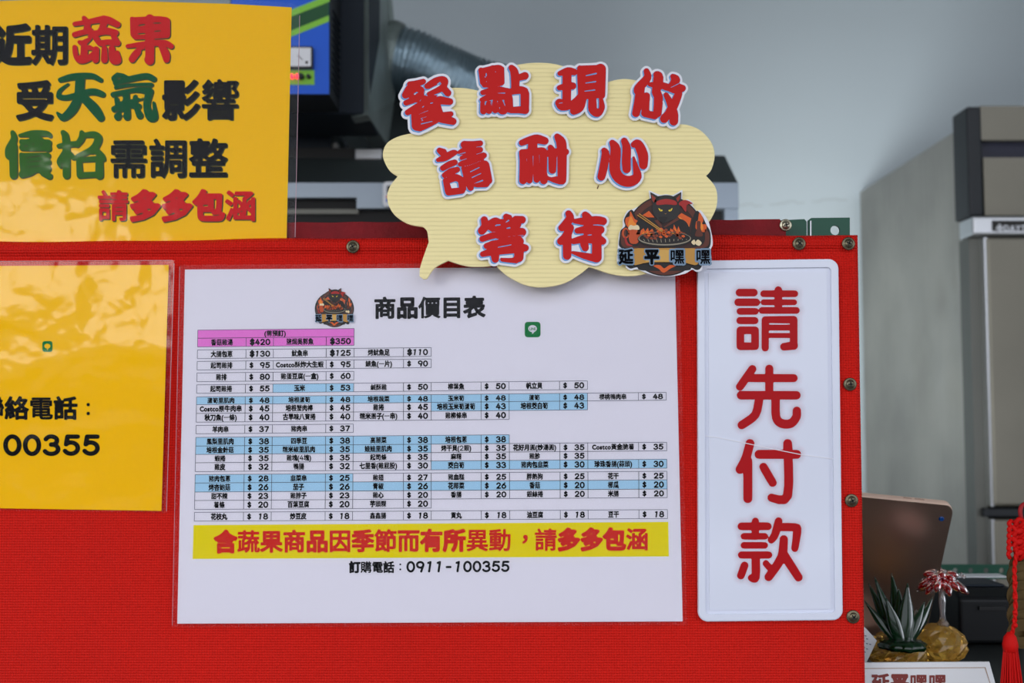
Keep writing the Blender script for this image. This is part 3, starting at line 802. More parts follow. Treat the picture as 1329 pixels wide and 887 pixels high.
ROWS = [
 (439.3, 450.6, [('香菇雞湯', '420', p_), ('鹽焗吳郭魚', '350', p_)]),
 (454.5, 465.8, [('大腸包蔥', '130', w_), ('魷魚串', '125', w_), ('烤魷魚足', '110', w_)]),
 (469.4, 480.5, [('起司雞排', '95', w_), ('Costco酥炸大生蝦', '95', w_), ('鯖魚(一片)', '90', w_)]),
 (484.4, 495.7, [('雞排', '80', w_), ('雞蛋豆腐(一盒)', '60', w_)]),
 (499.8, 510.8, [('起司雞捲', '55', w_), ('玉米', '53', b_), ('鹹酥雞', '50', w_), ('柳葉魚', '50', w_), ('帆立貝', '50', w_)]),
 (515.5, 525.5, [('蘆筍里肌肉', '48', b_), ('培根蘆筍', '48', b_), ('培根蔬菜', '48', b_), ('玉米筍', '48', b_), ('蘆筍', '48', b_), ('櫻桃鴨肉串', '48', w_)]),
 (525.5, 536.9, [('Costco原牛肉串', '45', w_), ('培根蟹肉棒', '45', w_), ('雞捲', '45', w_), ('培根玉米筍蘆筍', '43', b_), ('培根茭白筍', '43', b_)]),
 (536.9, 548.3, [('秋刀魚(一條)', '40', w_), ('古早味八寶捲', '40', w_), ('糯米團子(一串)', '40', w_), ('雞柳條串', '40', w_)]),
 (552.5, 563.3, [('羊肉串', '37', w_), ('豬肉串', '37', w_)]),
 (568.0, 579.3, [('鳳梨里肌肉', '38', b_), ('四季豆', '38', b_), ('高麗菜', '38', b_), ('培根包蔥', '38', b_)]),
 (579.3, 590.2, [('培根金針菇', '35', b_), ('糯米椒里肌肉', '35', b_), ('娃娃里肌肉', '35', b_), ('烤干貝(2顆)', '35', w_), ('花好月圓(炒湯圓)', '35', w_), ('Costco黃金脆薯', '35', w_)]),
 (590.2, 601.0, [('蝦捲', '35', w_), ('雞塊(4塊)', '35', w_), ('起司條', '35', w_), ('麻糬', '35', w_), ('雞胗', '35', w_)]),
 (601.0, 612.4, [('雞皮', '32', w_), ('鴨腸', '32', w_), ('七里香(雞屁股)', '30', w_), ('茭白筍', '33', b_), ('豬肉包韭菜', '30', b_), ('珍珠香腸(蒜頭)', '30', b_)]),
 (616.4, 627.3, [('豬肉包蔥', '28', b_), ('韭菜串', '25', b_), ('雞翅', '27', w_), ('豬血糕', '25', w_), ('胖熱狗', '25', w_), ('花干', '25', w_)]),
 (627.3, 639.0, [('烤杏鮑菇', '26', b_), ('茄子', '26', b_), ('青椒', '26', b_), ('花椰菜', '26', b_), ('香菇', '20', b_), ('櫛瓜', '20', b_)]),
 (639.0, 650.0, [('甜不辣', '23', w_), ('雞脖子', '23', w_), ('雞心', '20', w_), ('香腸', '20', w_), ('銀絲捲', '20', w_), ('米腸', '20', w_)]),
 (650.0, 661.6, [('薯條', '20', w_), ('百葉豆腐', '20', w_), ('芋頭粿', '20', w_)]),
 (665.4, 676.8, [('花枝丸', '18', w_), ('炒豆皮', '18', w_), ('鑫鑫腸', '18', w_), ('貢丸', '18', w_), ('油豆腐', '18', w_), ('豆干', '18', w_)]),
]
cells = {'b': [], 'p': []}; rules = []; words = []
def cellq(c0, c1, y0, y1):
    return [(cx(c0, y0), cy(y0, cx(c0, y0))), (cx(c1, y0), cy(y0, cx(c1, y0))), (cx(c1, y1), cy(y1, cx(c1, y1))), (cx(c0, y1), cy(y1, cx(c0, y1)))]
def ruleq(q, t=0.32):
    for a, b in zip(q, q[1:] + q[:1]):
        dx, dy = b[0] - a[0], b[1] - a[1]; L = math.hypot(dx, dy); nx, ny = -dy / L * t, dx / L * t
        rules.append([[(a[0] + nx, a[1] + ny), (b[0] + nx, b[1] + ny), (b[0] - nx, b[1] - ny), (a[0] - nx, a[1] - ny)]])
def word(t, xa, xb, y0, y1, grow=0.052, mono=None, hfrac=0.74, step=0.035):
    h = (y1 - y0) * hfrac; xm = (xa + xb) / 2; ym = cy((y0 + y1) / 2, xm)
    return text_loops(t, xa, ym - h / 2, xb, ym + h / 2, grow, step, mono=mono, tilt=-0.008)
q = cellq(0, 4, 428.7, 439.3); cells['p'].append([q]); ruleq(q)
words += word('(需預訂)', 343, 371, 428.7, 439.3)
for y0, y1, items in ROWS:
    for i, (nm, pr, cc) in enumerate(items):
        for c0, c1 in ((2 * i, 2 * i + 1), (2 * i + 1, 2 * i + 2)):
            q = cellq(c0, c1, y0, y1)
            if cc in cells: cells[cc].append([q])
            ruleq(q)
        xa, xb = cx(2 * i, y0), cx(2 * i + 1, y0); xm = (xa + xb) / 2
        n = sum(1.0 if ord(ch) > 0x2e80 else (0.62 if ch not in '()' else 0.45) for ch in nm)
        wid = min(7.1 * n, xb - xa - 3)
        words += word(nm, xm - wid / 2, xm + wid / 2, y0, y1)
        ya = cx(2 * i + 1, y0); yb = cx(2 * i + 2, y0)
        if len(pr) == 3: words += word('$' + pr, ya + 4.5, yb - 4, y0, y1, 0.115, 0.86, 0.78)
        else:
            words += word('$', ya + 4.5, ya + 10.0, y0, y1, 0.06, 0.8, 0.70)
            words += word(pr, yb - 17.5, yb - 4.0, y0, y1, 0.12, 0.86, 0.78)
flat('blue_table_cells', cells['b'], OM + 0.0001, M['cell_blue'], mp_)
flat('pink_table_cells', cells['p'], OM + 0.0001, M['cell_pink'], mp_)
flat('table_rules', rules, OM + 0.00015, M['rule'], mp_)
flat('menu_lettering', words, OM + 0.0002, M['ink'], mp_)
flat('banner_strip', [[[(251.3, 682), (867.3, 677.8), (868, 722.6), (250, 725.8)]]], OM + 0.0001, M['banner'], mp_)
flat('banner_lettering', text_loops('含蔬果商品因季節而有所異動，請多多包涵', 278, 689, 842, 718, 0.06, 0.02, tilt=-0.006), OM + 0.0002, M['banner_red'], mp_)
flat('title_lettering', text_loops('商品價目表', 485, 386, 630, 414, 0.06, 0.02, tilt=-0.01), OM + 0.0002, M['ink'], mp_)
flat('phone_lettering', text_loops('訂購電話', 453, 729, 512, 744, 0.055, 0.03) + [[circ(519.5, 733, 1.2)], [circ(519.5, 739.5, 1.2)]] + text_loops('0911-100355', 527, 727.5, 662, 744, 0.09, 0.025, mono=0.86, tilt=-0.004), OM + 0.0002, M['ink'], mp_)
ic = flat('chat_icon', [[rrect(681, 418, 701.5, 438, 4)]], OM + 0.0002, M['line_green'], mp_)
flat('chat_icon_bubble', [[circ(691.2, 426.8, 5.6, 4.6, 24)], [[(690, 430.5), (694.5, 430), (691, 434)]]], OM + 0.0003, M['paper'], ic)
flat('chat_icon_lettering', text_loops('LINE', 687, 424.6, 695.6, 429.2, 0.02, 0.03), OM + 0.0004, M['line_green'], ic)

# ------------------------------------------------------------------ the shop emblem (cat at a grill)
def emblem(parent, T, off, YD, full=True):
    """T maps crop coordinates (0..958, 0..887) to pixels; layers sit 0.1 mm apart"""
    e = 0.00012; k = [0]
    def add(nm, mm, polys, lay):
        g = [[[T(x, y) for x, y in l] for l in pl] for pl in polys]
        if nm in ('grill_bars', 'grilled_meat', 'glowing_meat') or len(g) == 1: flat(nm, g, off + e * lay, M[mm], parent, YD=YD)
        else:
            for q in g: flat(nm, [q], off + e * lay, M[mm], parent, YD=YD)
    add('disc', 'e_black', [[circ(450, 470, 362, 372, 64)]], 1)
    add('disc_ring', 'e_brown', [[circ(450, 470, 350, 360, 64), circ(450, 470, 300, 310, 64)[::-1]]], 2)
    add('disc_ground', 'e_dark', [[circ(450, 470, 298, 308, 48)]], 2)
    add('wing_scroll', 'e_black', [[crom([(40, 420), (80, 380), (70, 320), (110, 250), (150, 235), (190, 330), (215, 450), (200, 560), (80, 590), (25, 560), (30, 480)])],
        [crom([(700, 330), (740, 240), (790, 290), (830, 370), (865, 440), (860, 570), (780, 600), (690, 560)])],
        [crom([(96, 735), (180, 700), (720, 700), (782, 735), (772, 772), (738, 785), (690, 765), (640, 790), (250, 790), (190, 760), (135, 772), (108, 760)])]], 3)
    add('scroll_trim', 'e_brown', [[crom([(50, 430), (85, 410), (90, 500), (120, 560), (210, 575), (150, 585), (60, 570), (40, 500)])], [crom([(850, 440), (815, 410), (815, 510), (780, 560), (690, 580), (750, 590), (840, 565), (858, 500)])]], 4)
    add('background_flame', 'e_orange', [[[(240, 280), (300, 240), (350, 300), (290, 300)]], [[(560, 290), (600, 260), (690, 310), (670, 390), (600, 330)]],
        [crom([(90, 370), (85, 310), (120, 290), (130, 245), (165, 310), (200, 340), (205, 420), (150, 430)])], [crom([(730, 400), (735, 340), (750, 330), (765, 255), (800, 320), (790, 360), (830, 370), (820, 430), (770, 430)])]], 4)
    add('flame_core', 'e_flame', [[crom([(110, 380), (115, 330), (135, 290), (160, 340), (185, 370), (170, 410)])], [crom([(745, 400), (760, 340), (785, 350), (800, 390), (790, 420)])], [[(565, 292), (590, 300), (672, 378), (665, 392), (600, 330)]]], 5)
    add('robe', 'e_black', [[crom([(190, 340), (300, 300), (360, 320), (420, 380), (500, 340), (560, 310), (640, 340), (680, 430), (640, 460), (220, 470), (195, 420)])]], 6)
    add('lapel', 'e_brown', [[[(380, 320), (425, 385), (405, 395), (350, 330)]], [[(560, 300), (430, 390), (450, 395), (580, 320)]]], 7)
    add('cat_head', 'e_fur', [[crom([(330, 230), (345, 150), (400, 105), (460, 95), (520, 105), (575, 150), (585, 230), (560, 300), (500, 330), (430, 350), (370, 310)])],
        [[(312, 66), (400, 115), (345, 190), (322, 150)]], [[(597, 66), (510, 115), (575, 190), (595, 130)]]], 8)
    add('cat_chin', 'e_black', [[crom([(390, 300), (470, 300), (440, 350), (430, 360)])]], 9)
    add('cat_ears', 'ear', [[[(322, 90), (362, 120), (345, 165), (330, 145)]], [[(588, 90), (550, 125), (565, 160), (583, 130)]]], 9)
    add('bandana', 'e_red', [[crom([(378, 150), (460, 130), (545, 150), (550, 185), (460, 180), (375, 185)])], [crom([(590, 155), (640, 140), (702, 172), (650, 185), (640, 250), (600, 200), (575, 180)])]], 10)
    add('cat_eyes', 'e_yellow', [[crom([(388, 215), (405, 225), (425, 232), (420, 243), (400, 240)])], [crom([(516, 215), (500, 225), (480, 234), (486, 244), (505, 240)])]], 10)
    add('cat_pupils', 'e_black', [[circ(408, 232, 4)], [circ(497, 233, 4)]], 11)
    add('cat_mouth', 'e_tan', [[[(440, 262), (453, 266), (466, 262), (453, 270)]]], 10)
    add('grill_flame', 'e_orange', [[[(215, 470), (225, 420), (250, 400), (265, 430), (290, 395), (300, 430), (330, 405), (350, 440), (375, 430), (390, 480)]], [[(480, 460), (500, 400), (520, 430), (530, 365), (560, 420), (570, 380), (590, 430), (640, 450), (640, 480)]]], 8)
    add('grill_flame_tips', 'e_flame', [[[(235, 465), (245, 430), (262, 455), (290, 425), (300, 455), (330, 430), (345, 465)]], [[(505, 455), (515, 425), (535, 430), (540, 400), (560, 440), (580, 415), (600, 460)]]], 9)
    add('grill_bowl', 'e_black', [[circ(445, 500, 250, 78, 40)]], 9)
    add('grill_rim', 'e_steel', [[circ(445, 495, 243, 64, 40), circ(445, 491, 234, 56, 40)[::-1]]], 10)
    add('grill_bars', 'e_steel', [[[(260 + i * 38, 520 + 12 * math.sin(i * .45)), (266 + i * 38, 520 + 12 * math.sin(i * .45)), (252 + i * 40, 500), (246 + i * 40, 500)]] for i in range(11)], 10)
    rr = random.Random(3); meats = []; hot = []
    for i in range(46):
        a = rr.uniform(0, 6.28); q = rr.random() ** .6; x = 450 + 185 * q * math.cos(a); y = 470 + 42 * q * math.sin(a) - (25 if abs(x - 450) < 80 else 0)
        (meats if i % 3 else hot).append([crom([(x - 17, y), (x, y - 12), (x + 17, y + 2), (x + 2, y + 13)], True, 3)])
    add('grilled_meat', 'e_meat', meats, 11); add('glowing_meat', 'e_orange', hot, 12)
    add('skewers', 'e_tan', [[[(188, 280), (196, 275), (425, 430), (418, 436)]], [[(205, 268), (212, 263), (430, 420), (424, 426)]]], 13)
    add('beer_mug', 'e_beer', [[crom([(115, 400), (210, 400), (205, 520), (160, 545), (120, 520)])], [circ(85, 445, 34, 50, 24), circ(88, 445, 20, 34, 24)[::-1]]], 6)
    add('beer_foam', 'e_foam', [[crom([(110, 395), (130, 370), (160, 378), (195, 370), (212, 395), (205, 415), (150, 412), (118, 415)])]], 7)
    add('chilli', 'e_red', [[crom([(75, 480), (90, 490), (110, 540), (150, 560), (100, 560), (78, 520)])]], 7)
    add('bottle', 'e_brown', [[crom([(742, 340), (775, 340), (775, 400), (795, 470), (725, 470), (742, 400)])]], 6)
    add('garlic', 'e_foam', [[crom([(690, 530), (715, 505), (728, 530), (715, 555)])], [crom([(725, 540), (750, 505), (785, 535), (760, 562)])]], 7)
    add('banner', 'e_tan', [[crom([(140, 600), (300, 585), (600, 585), (750, 600), (745, 735), (600, 715), (300, 715), (150, 735)], True, 4)]], 14)
    add('banner_middle', 'e_tan2', [[[(270, 600), (630, 600), (630, 708), (270, 708)]]], 15)
    add('lower_flame', 'e_orange', [[crom([(340, 745), (400, 740), (440, 770), (490, 740), (550, 745), (500, 770), (435, 810), (390, 775)])]], 5)
    for lay, mm, g in ((16, 'e_blue', 0.13), (17, 'ink', 0.06)):
        ls = []
        for ch, x in zip('延平嘿嘿', (20, 258, 492, 730)):
            ls += [[[T(px_, py_) for px_, py_ in l] for l in pl] for pl in text_loops(ch, x, 592, x + 136, 730, g, 0.025)]
        flat('emblem_lettering' if mm == 'ink' else 'emblem_lettering_rim', ls, off + e * lay, M[mm], parent, YD=YD)
es = flat('shop_emblem', [[[(434 + 25.5 * math.cos(t), 401 + 23 * math.sin(t)) for t in [i * math.pi / 20 for i in range(40)]]]], OM + 0.0001, M['e_black'], mp_)
emblem(es, lambda x, y: (408.3 + x / 958 * 55.5, 373.5 + (y - 60) / 887 * 58.5), OM + 0.0001, D)

# ------------------------------------------------------------------ cream speech-bubble sign
YC = D - 0.024
sb = thing('speech_bubble_sign', tuple(P(700, 372, YC)), 'cream corrugated plastic speech bubble sign with red cut-out characters and a cat emblem', 'sign')
def ZC(p): return (490 + p[0] / 2.862, 70 + p[1] / 2.862)
segs = [[(75, 455), (42, 430), (20, 380), (33, 335), (75, 308), (133, 294)],
        [(133, 294), (122, 240), (140, 180), (190, 142), (250, 128), (320, 127), (375, 137), (400, 146)],
        [(400, 146), (430, 90), (480, 52), (540, 37), (600, 33), (660, 38), (720, 58), (780, 90), (850, 106)],
        [(850, 106), (890, 96), (930, 94), (985, 106), (1040, 140), (1080, 190), (1105, 262)],
        [(1105, 262), (1150, 264), (1200, 285), (1240, 330), (1252, 380), (1240, 430), (1220, 453)],
        [(1220, 453), (1252, 490), (1262, 530), (1255, 580), (1220, 640), (1160, 690), (1090, 720), (1060, 728)],
        [(1060, 728), (1050, 780), (1010, 812), (940, 825), (870, 818), (808, 798), (785, 792)]]
b_lobe = [(785, 792), (752, 818), (698, 850), (630, 866), (560, 862), (495, 833), (455, 802), (440, 784)]
tailp = [[(440, 784), (395, 790), (330, 788), (262, 768)], [(262, 768), (212, 795), (183, 835)], [(183, 835), (170, 836), (156, 826)], [(156, 826), (158, 795), (172, 750), (190, 700)], [(190, 700), (184, 660), (170, 643)],
         [(170, 643), (110, 630), (58, 592), (36, 540), (45, 495), (75, 455)]]
ol = []
for sg in segs + [b_lobe] + tailp: ol += crom(sg, False, 6)[:-1]
sgb = flat('bubble_board', [[[ZC(p) for p in ol]]], 0.0, M['cream'], sb, thick=0.004, YD=YC)
# standoff tape pads between the sign and the panel
for x in (600, 760, 880):
    pbox('foam_pad', x, 322, x + 26, 336, YC + 0.004, D - 0.004 - YC - 0.004, M['black_plastic'], sb)
S8 = 887 / 110.0
CUT = [
 ('餐', 500, 70, 887 / 120.0, '235,290,25;300,285,28;365,265,24|230,335,35;195,395,33|260,320,30;340,345,30;345,385,28;290,430,30;200,470,25|405,310,28;480,265,34;550,245,30;575,270,28;540,330,28;420,385,20|560,330,30;600,375,32|215,562,26;330,500,35;450,440,40;560,450,36;620,458,30|300,540,50;300,690,45|330,700,42;400,670,40;480,630,38|470,500,60;520,600,50;650,648,32|628,577,24;560,600,40|400,540,60;400,600,50|380,440,40|300,420,45|250,380,45',
  '325,578,4;410,545,5|335,622,4;395,603,5|345,672,7;450,648,6|282,385,11;303,370,8|500,290,7;525,275,9|357,512,7;370,502,6|330,455,4;350,430,4|435,474,7;455,470,7|490,412,3;530,394,12;565,408,4|372,385,5;380,350,6;400,345,10;450,338,6'),
 ('點', 600, 70, S8, '195,170,25;215,300,28|190,175,20;360,145,28;405,160,32|405,160,32;415,300,25|230,325,25;330,320,28;410,305,25|320,150,30;320,400,40|270,200,45;370,200,45|270,285,45;370,285,45|215,405,25;330,375,32;400,375,30;470,390,28|205,480,22;320,440,38;400,440,38;440,455,25|215,520,25;220,600,32|280,520,30;280,595,32|350,500,32;345,590,30|390,500,30;410,580,45;440,600,30|515,145,30;545,190,40;555,300,42;550,370,38|590,250,30;655,230,38|475,390,30;485,480,42;495,580,35|480,400,30;600,378,38;650,390,38|655,420,44;655,560,42|510,590,30;600,585,35;660,590,38|470,500,30',
  '250,205,8;250,230,8|252,290,7|348,188,7|375,343,4;445,332,7|355,413,4;445,410,8|238,515,7;240,560,3|300,510,7;305,550,3|368,495,6;375,530,2|390,560,6;395,590,2'),
 ('現', 700, 70, S8, '215,205,24;300,180,38;365,190,33|290,200,45;285,500,42|210,355,26;300,335,36;350,335,35|212,515,44;240,550,42;320,540,36;390,480,26;420,440,22|425,150,28;440,250,42;450,440,42|430,150,25;560,150,30;640,165,50|640,160,55;645,430,42|460,180,45;640,180,45|460,260,48;640,260,48|460,340,48;640,340,48|460,430,45;640,420,40|450,470,42;420,560,45;360,598,38|555,480,40;560,580,45;610,620,38;645,560,38;645,490,24|600,600,45',
  '490,228,8;595,205,10|485,305,7;590,290,9|475,390,7;580,378,9|203,517,5;240,512,6|612,560,14;618,490,9'),
 ('做', 800, 70, S8, '315,180,28;325,250,38;240,350,45;215,390,32|250,370,45;230,500,42;205,620,40|420,215,32;440,250,50;420,400,48|350,320,20;450,330,38;540,350,35;620,375,40;690,360,35|315,440,35;302,580,40|420,420,40;440,460,45;430,620,42|300,620,40;400,648,36|590,235,25;620,275,45;570,330,25;545,340,20|650,350,40;690,360,32|520,430,25;560,510,34;600,620,42;600,705,44|650,420,38;590,560,45;500,680,42|440,500,45',
  '325,355,8;360,375,12;330,392,10|478,385,18;525,398,8|590,430,11;580,460,7|485,625,7;510,575,14;490,500,10|570,352,5;650,312,6|362,500,18;362,585,18'),
 ('請', 550, 165, S8, '165,245,28;200,265,40|150,345,20;220,320,35;300,275,32;330,265,22|200,430,28;270,390,32;325,370,28|215,505,25;280,470,35;350,445,28|230,560,28;255,660,36|240,565,30;330,530,35;385,550,34|395,560,36;408,640,36|260,682,34;400,665,32|425,185,38;500,190,40;590,170,28|380,265,25;480,230,42;590,237,28|400,325,22;500,290,42;630,297,28|380,390,22;480,360,40;600,330,30|490,200,50;500,360,50|430,430,35;470,560,42;490,635,32|430,430,25;560,390,35;640,390,38|640,400,45;680,560,35|650,590,38;560,605,25|480,480,48;640,440,45|500,540,48;650,500,50|540,590,36;650,560,45',
  '488,468,7;580,424,7|505,528,7;598,486,7|530,590,4;615,560,10|425,412,4;500,392,4;600,352,4|345,288,4;435,268,7|395,348,6;450,330,5|550,210,5;610,204,5|550,285,5;615,265,5'),
 ('耐', 650, 160, S8, '220,205,30;300,175,35;380,165,45;460,185,38|335,200,45;330,290,50|220,305,28;237,400,38;232,600,38|220,300,25;330,300,34;430,295,40;445,310,42|440,310,42;450,600,38|300,320,40;300,600,30|370,320,40;375,590,32|270,450,50;430,450,50|590,140,30;630,200,50;640,300,48|640,300,48;640,560,45;640,600,40|480,320,32;600,300,38;680,300,32|520,255,28;540,320,42;540,490,38|490,572,18;560,590,32;620,600,40',
  '270,370,5;270,480,2|337,345,6;337,470,3|402,330,5;402,560,3|491,375,5;495,538,11;570,548,11;586,500,6;586,360,4'),
 ('心', 755, 160, S8, '235,285,28;250,330,40;225,480,42;205,560,40|320,205,30;355,280,52;345,480,55;400,580,55;500,610,55;580,560,45;560,440,25;543,360,10|445,185,32;470,260,42;465,400,45;470,480,42|545,225,30;590,220,45;640,330,52;645,440,42', ''),
 ('等', 600, 260, S8, '230,205,35;240,270,40;205,320,40|300,240,35;350,220,38;400,250,35|300,280,38;350,320,30|460,175,32;480,190,42|560,200,35;625,205,38|400,250,50;560,250,55|480,220,50|210,405,30;320,370,32;450,340,48;625,335,42|430,300,60;420,450,60|255,480,30;400,440,42;560,420,48;600,430,42|215,565,28;350,530,42;560,500,52;660,500,34|560,400,50;590,480,50;592,600,46|420,620,22;560,625,35|340,540,48;345,618,36|400,500,60;540,480,50',
  '455,232,6;485,212,10|355,262,9;395,258,9|465,295,7;495,290,11|272,325,11;310,335,5;360,328,4|475,382,4;560,372,4;640,367,6|280,427,4;375,408,7|376,493,7;510,467,7|402,592,12;510,580,20;512,592,16;410,598,8'),
 ('待', 705, 255, S8, '265,180,32;280,230,40;220,310,40;195,330,35|280,330,40;240,420,42;185,470,38|250,420,45;250,620,42|330,260,22;420,260,38;560,250,42;625,260,40|440,195,35;470,250,48;470,400,45|360,360,30;470,345,40;600,350,40|320,470,30;430,445,40;560,450,50;625,470,34|560,400,48;560,500,48;560,640,50|310,588,14;420,620,30;550,650,40|430,500,42;440,540,35|560,380,50',
  '462,405,4;480,405,8;505,403,7|520,298,4;620,302,5'),
]
for ch, ox, oy, s, pos, neg in CUT:
    g = StrokeGlyph(pos, neg); du, dv = -10, 14
    wl = g.loops(grow=26, full=True, union=(du, dv))
    # keep only outer outlines for the white backing (largest islands)
    def area2(l): return abs(sum(a[0] * b[1] - b[0] * a[1] for a, b in zip(l, l[1:] + l[:1])))
    wl = [max(wl, key=area2)]
    mp = lambda L: [[(ox + x / s, oy + y / s) for x, y in l] for l in L]
    g.f = g.f - 2.0; g.full = g.full - 2.0
    cc = flat('cutout_character', [mp(wl)], 0.0032, M['cut_white'], sb, thick=0.0018, YD=YC)
    flat('blue_shade', [mp(g.loops(union=(du, dv), grow=2))], 0.0033, M['cut_blue'], cc, YD=YC)
    flat('red_face', [mp(g.loops())], 0.0034, M['cut_red'], cc, YD=YC)
# emblem cut-out
def ZE(x, y): return (800 + x / 7.096, 240 + y / 7.096)
eo = [(300, 60), (312, 55), (400, 92), (460, 86), (520, 95), (598, 50), (608, 60), (610, 140), (660, 135), (712, 172), (700, 185), (740, 240), (770, 232), (800, 262), (845, 330), (870, 420), (885, 500), (885, 560), (870, 600), (872, 720), (800, 745), (785, 790), (740, 800), (700, 780), (640, 815), (540, 838), (450, 843), (360, 835), (260, 805), (190, 778), (130, 788), (90, 760), (80, 725), (8, 720), (12, 590), (18, 520), (28, 440), (60, 380), (60, 320), (100, 240), (140, 228), (200, 200), (300, 150)]
em = flat('emblem_cutout', [[[ZE(x, y) for x, y in crom(eo, True, 3)]]], 0.0042, M['cut_white'], sb, thick=0.0022, YD=YC)
emblem(em, ZE, 0.0042, YC)
flat('pin_mark', [[[(776, 241), (777.5, 240.4), (776, 245.5), (774.5, 245)]]], 0.0003, M['wood'], sb, thick=0.0003, YD=YC)

# ------------------------------------------------------------------ white pay-first sign
ws = thing('pay_first_sign', tuple(S(998, 806, 0.004)), 'tall white plastic sign with four rounded red characters, at the panel\'s right side', 'sign')
def ws_x(x, y): return x + (y - 335) * (0.002 + 0.0105 * (x - 905) / 182.0)
def wl_(x0, y0, x1, y1, r): return [(ws_x(x, y), y - (x - 905) * 0.012 + 2.5 + (y - 335) / 470 * 1.0) for x, y in rrect(x0, y0, x1, y1, r, 8)]
plate = flat('plate', [[wl_(905, 336, 1088, 804, 13)]], 0.00420, M['plastic_white'], ws, thick=0.0033)
bev(plate, 0.0008, 2)
rim = flat('raised_rim', [[wl_(905.8, 337, 1087.2, 803, 12.5), wl_(914.5, 346.5, 1078.5, 794.5, 5)[::-1]]], 0.0064, M['plastic_white'], ws, thick=0.0026); bev(rim, 0.0011, 3)
fld = flat('raised_field', [[wl_(919.5, 351.5, 1073.0, 789.5, 2)]], 0.0051, M['plastic_white'], ws, thick=0.0013); bev(fld, 0.0008, 3)
crease = [(906, 564.5), (930, 567.5), (960, 573.5), (1000, 582), (1040, 590), (1089, 596.5)]
flat('tape_crease', [[crease + [(x, y + 0.9) for x, y in crease[::-1]]]], 0.00570, M['cut_white'], ws, thick=0.0006)
Q = [('請', 890, 300, 3.4125, '238,273,17;302,273,17|232,316,17;312,316,17|240,356,15;308,356,15|240,397,16;306,397,16|242,440,17;307,440,17|307,440,17;307,511,17|307,511,17;242,511,17|242,511,17;242,440,17|410,262,17;410,350,17|345,278,15;483,278,15|345,316,13;480,316,13|338,352,15;490,352,15|352,395,16;352,518,16|352,393,15;478,393,17|478,393,17;478,510,17|478,508,19;435,513,17|352,428,13;470,428,13|352,463,11;470,463,11'),
     ('先', 890, 300, 3.4125, '295,612,18;240,690,18|370,610,18;370,730,18|285,652,18;478,652,18|245,728,19;490,728,19|325,745,19;308,815,19;248,860,19|398,745,19;400,825,19;425,853,20;465,853,20;490,825,19;492,797,19'),
     ('付', 890, 540, 2.556, '213,92,15;200,140,15;180,178,15|206,150,15;206,275,15|243,128,15;368,128,15|338,92,15;338,265,15;285,272,14|258,170,14;288,222,14'),
     ('款', 890, 540, 2.556, '185,367,13;272,367,13|231,350,12;231,400,12|193,400,11;262,400,11|193,430,11;262,430,11|185,462,12;275,462,12|232,465,14;232,535,14;218,538,12|195,497,13;183,530,13|266,490,11;276,502,11|308,350,13;296,395,13;284,412,12|305,370,13;360,370,14;370,382,14;362,440,12|325,410,14;318,470,15;275,535,14|328,465,15;374,536,14')]
for ch, ox, oy, s, pos in Q:
    g = StrokeGlyph(pos, '', 900, 4.0, smooth=True)
    mp = lambda L: [[(ox + x / s, oy + y / s) for x, y in l] for l in L]
    for i, gr in enumerate((7.0, 5.0, 3.2, 1.8)):
        flat('red_halo', [mp(g.loops(grow=gr * s, eps=0.8))], 0.00512 + 0.00002 * i, HALO, ws)
    flat('red_character', [mp(g.loops(eps=0.6))], 0.00530, M['sign_red'], ws)

# ------------------------------------------------------------------ right: counter and things on it
ZT = P(1180, 872, 1.10).z
XC0 = S(1126, 800).x
ct = thing('serving_counter', (0.75, 1.3, 0), 'dark serving counter behind the panel carrying tablet and ornaments', 'counter')
box('worktop', (-0.6, D + 0.03, ZT - 0.03), (0.95, 1.62, ZT), M['counter'], ct, 0.003)
for x in (-0.55, 0.9):
    for y in (D + 0.09, 1.56): box('leg', (x - 0.02, y - 0.02, 0), (x + 0.02, y + 0.02, ZT - 0.03), M['angle_green'], ct)
box('shelf', (-0.55, D + 0.07, 0.35), (0.9, 1.56, 0.38), M['counter'], ct)
YG = 1.55
gr = thing('green_back_rail', tuple(P(1270, 750, YG)), 'dark green slotted steel rail across the back of the counter', 'angle bar')
a0 = P(1190, 733, YG); b0 = P(1420, 800, YG)
hl = []
for k in range(9):
    x = 1200 + 20 * k; hl.append(circ(x, 741, 3.2, 3.4, 14))
flat('rail_face', [[[(1100, 733), (1400, 733), (1400, 752), (1100, 752)]] + hl], 0, M['angle_green'], gr, thick=0.003, YD=YG)
box('rail_post', (P(1398, 700, YG).x, YG, ZT), (P(1412, 700, YG).x, YG + 0.04, P(0, 733, YG).z), M['angle_green'], gr)
box('rail_post', (P(1090, 700, YG).x, YG, ZT), (P(1101, 700, YG).x, YG + 0.04, P(0, 733, YG).z), M['angle_green'], gr)

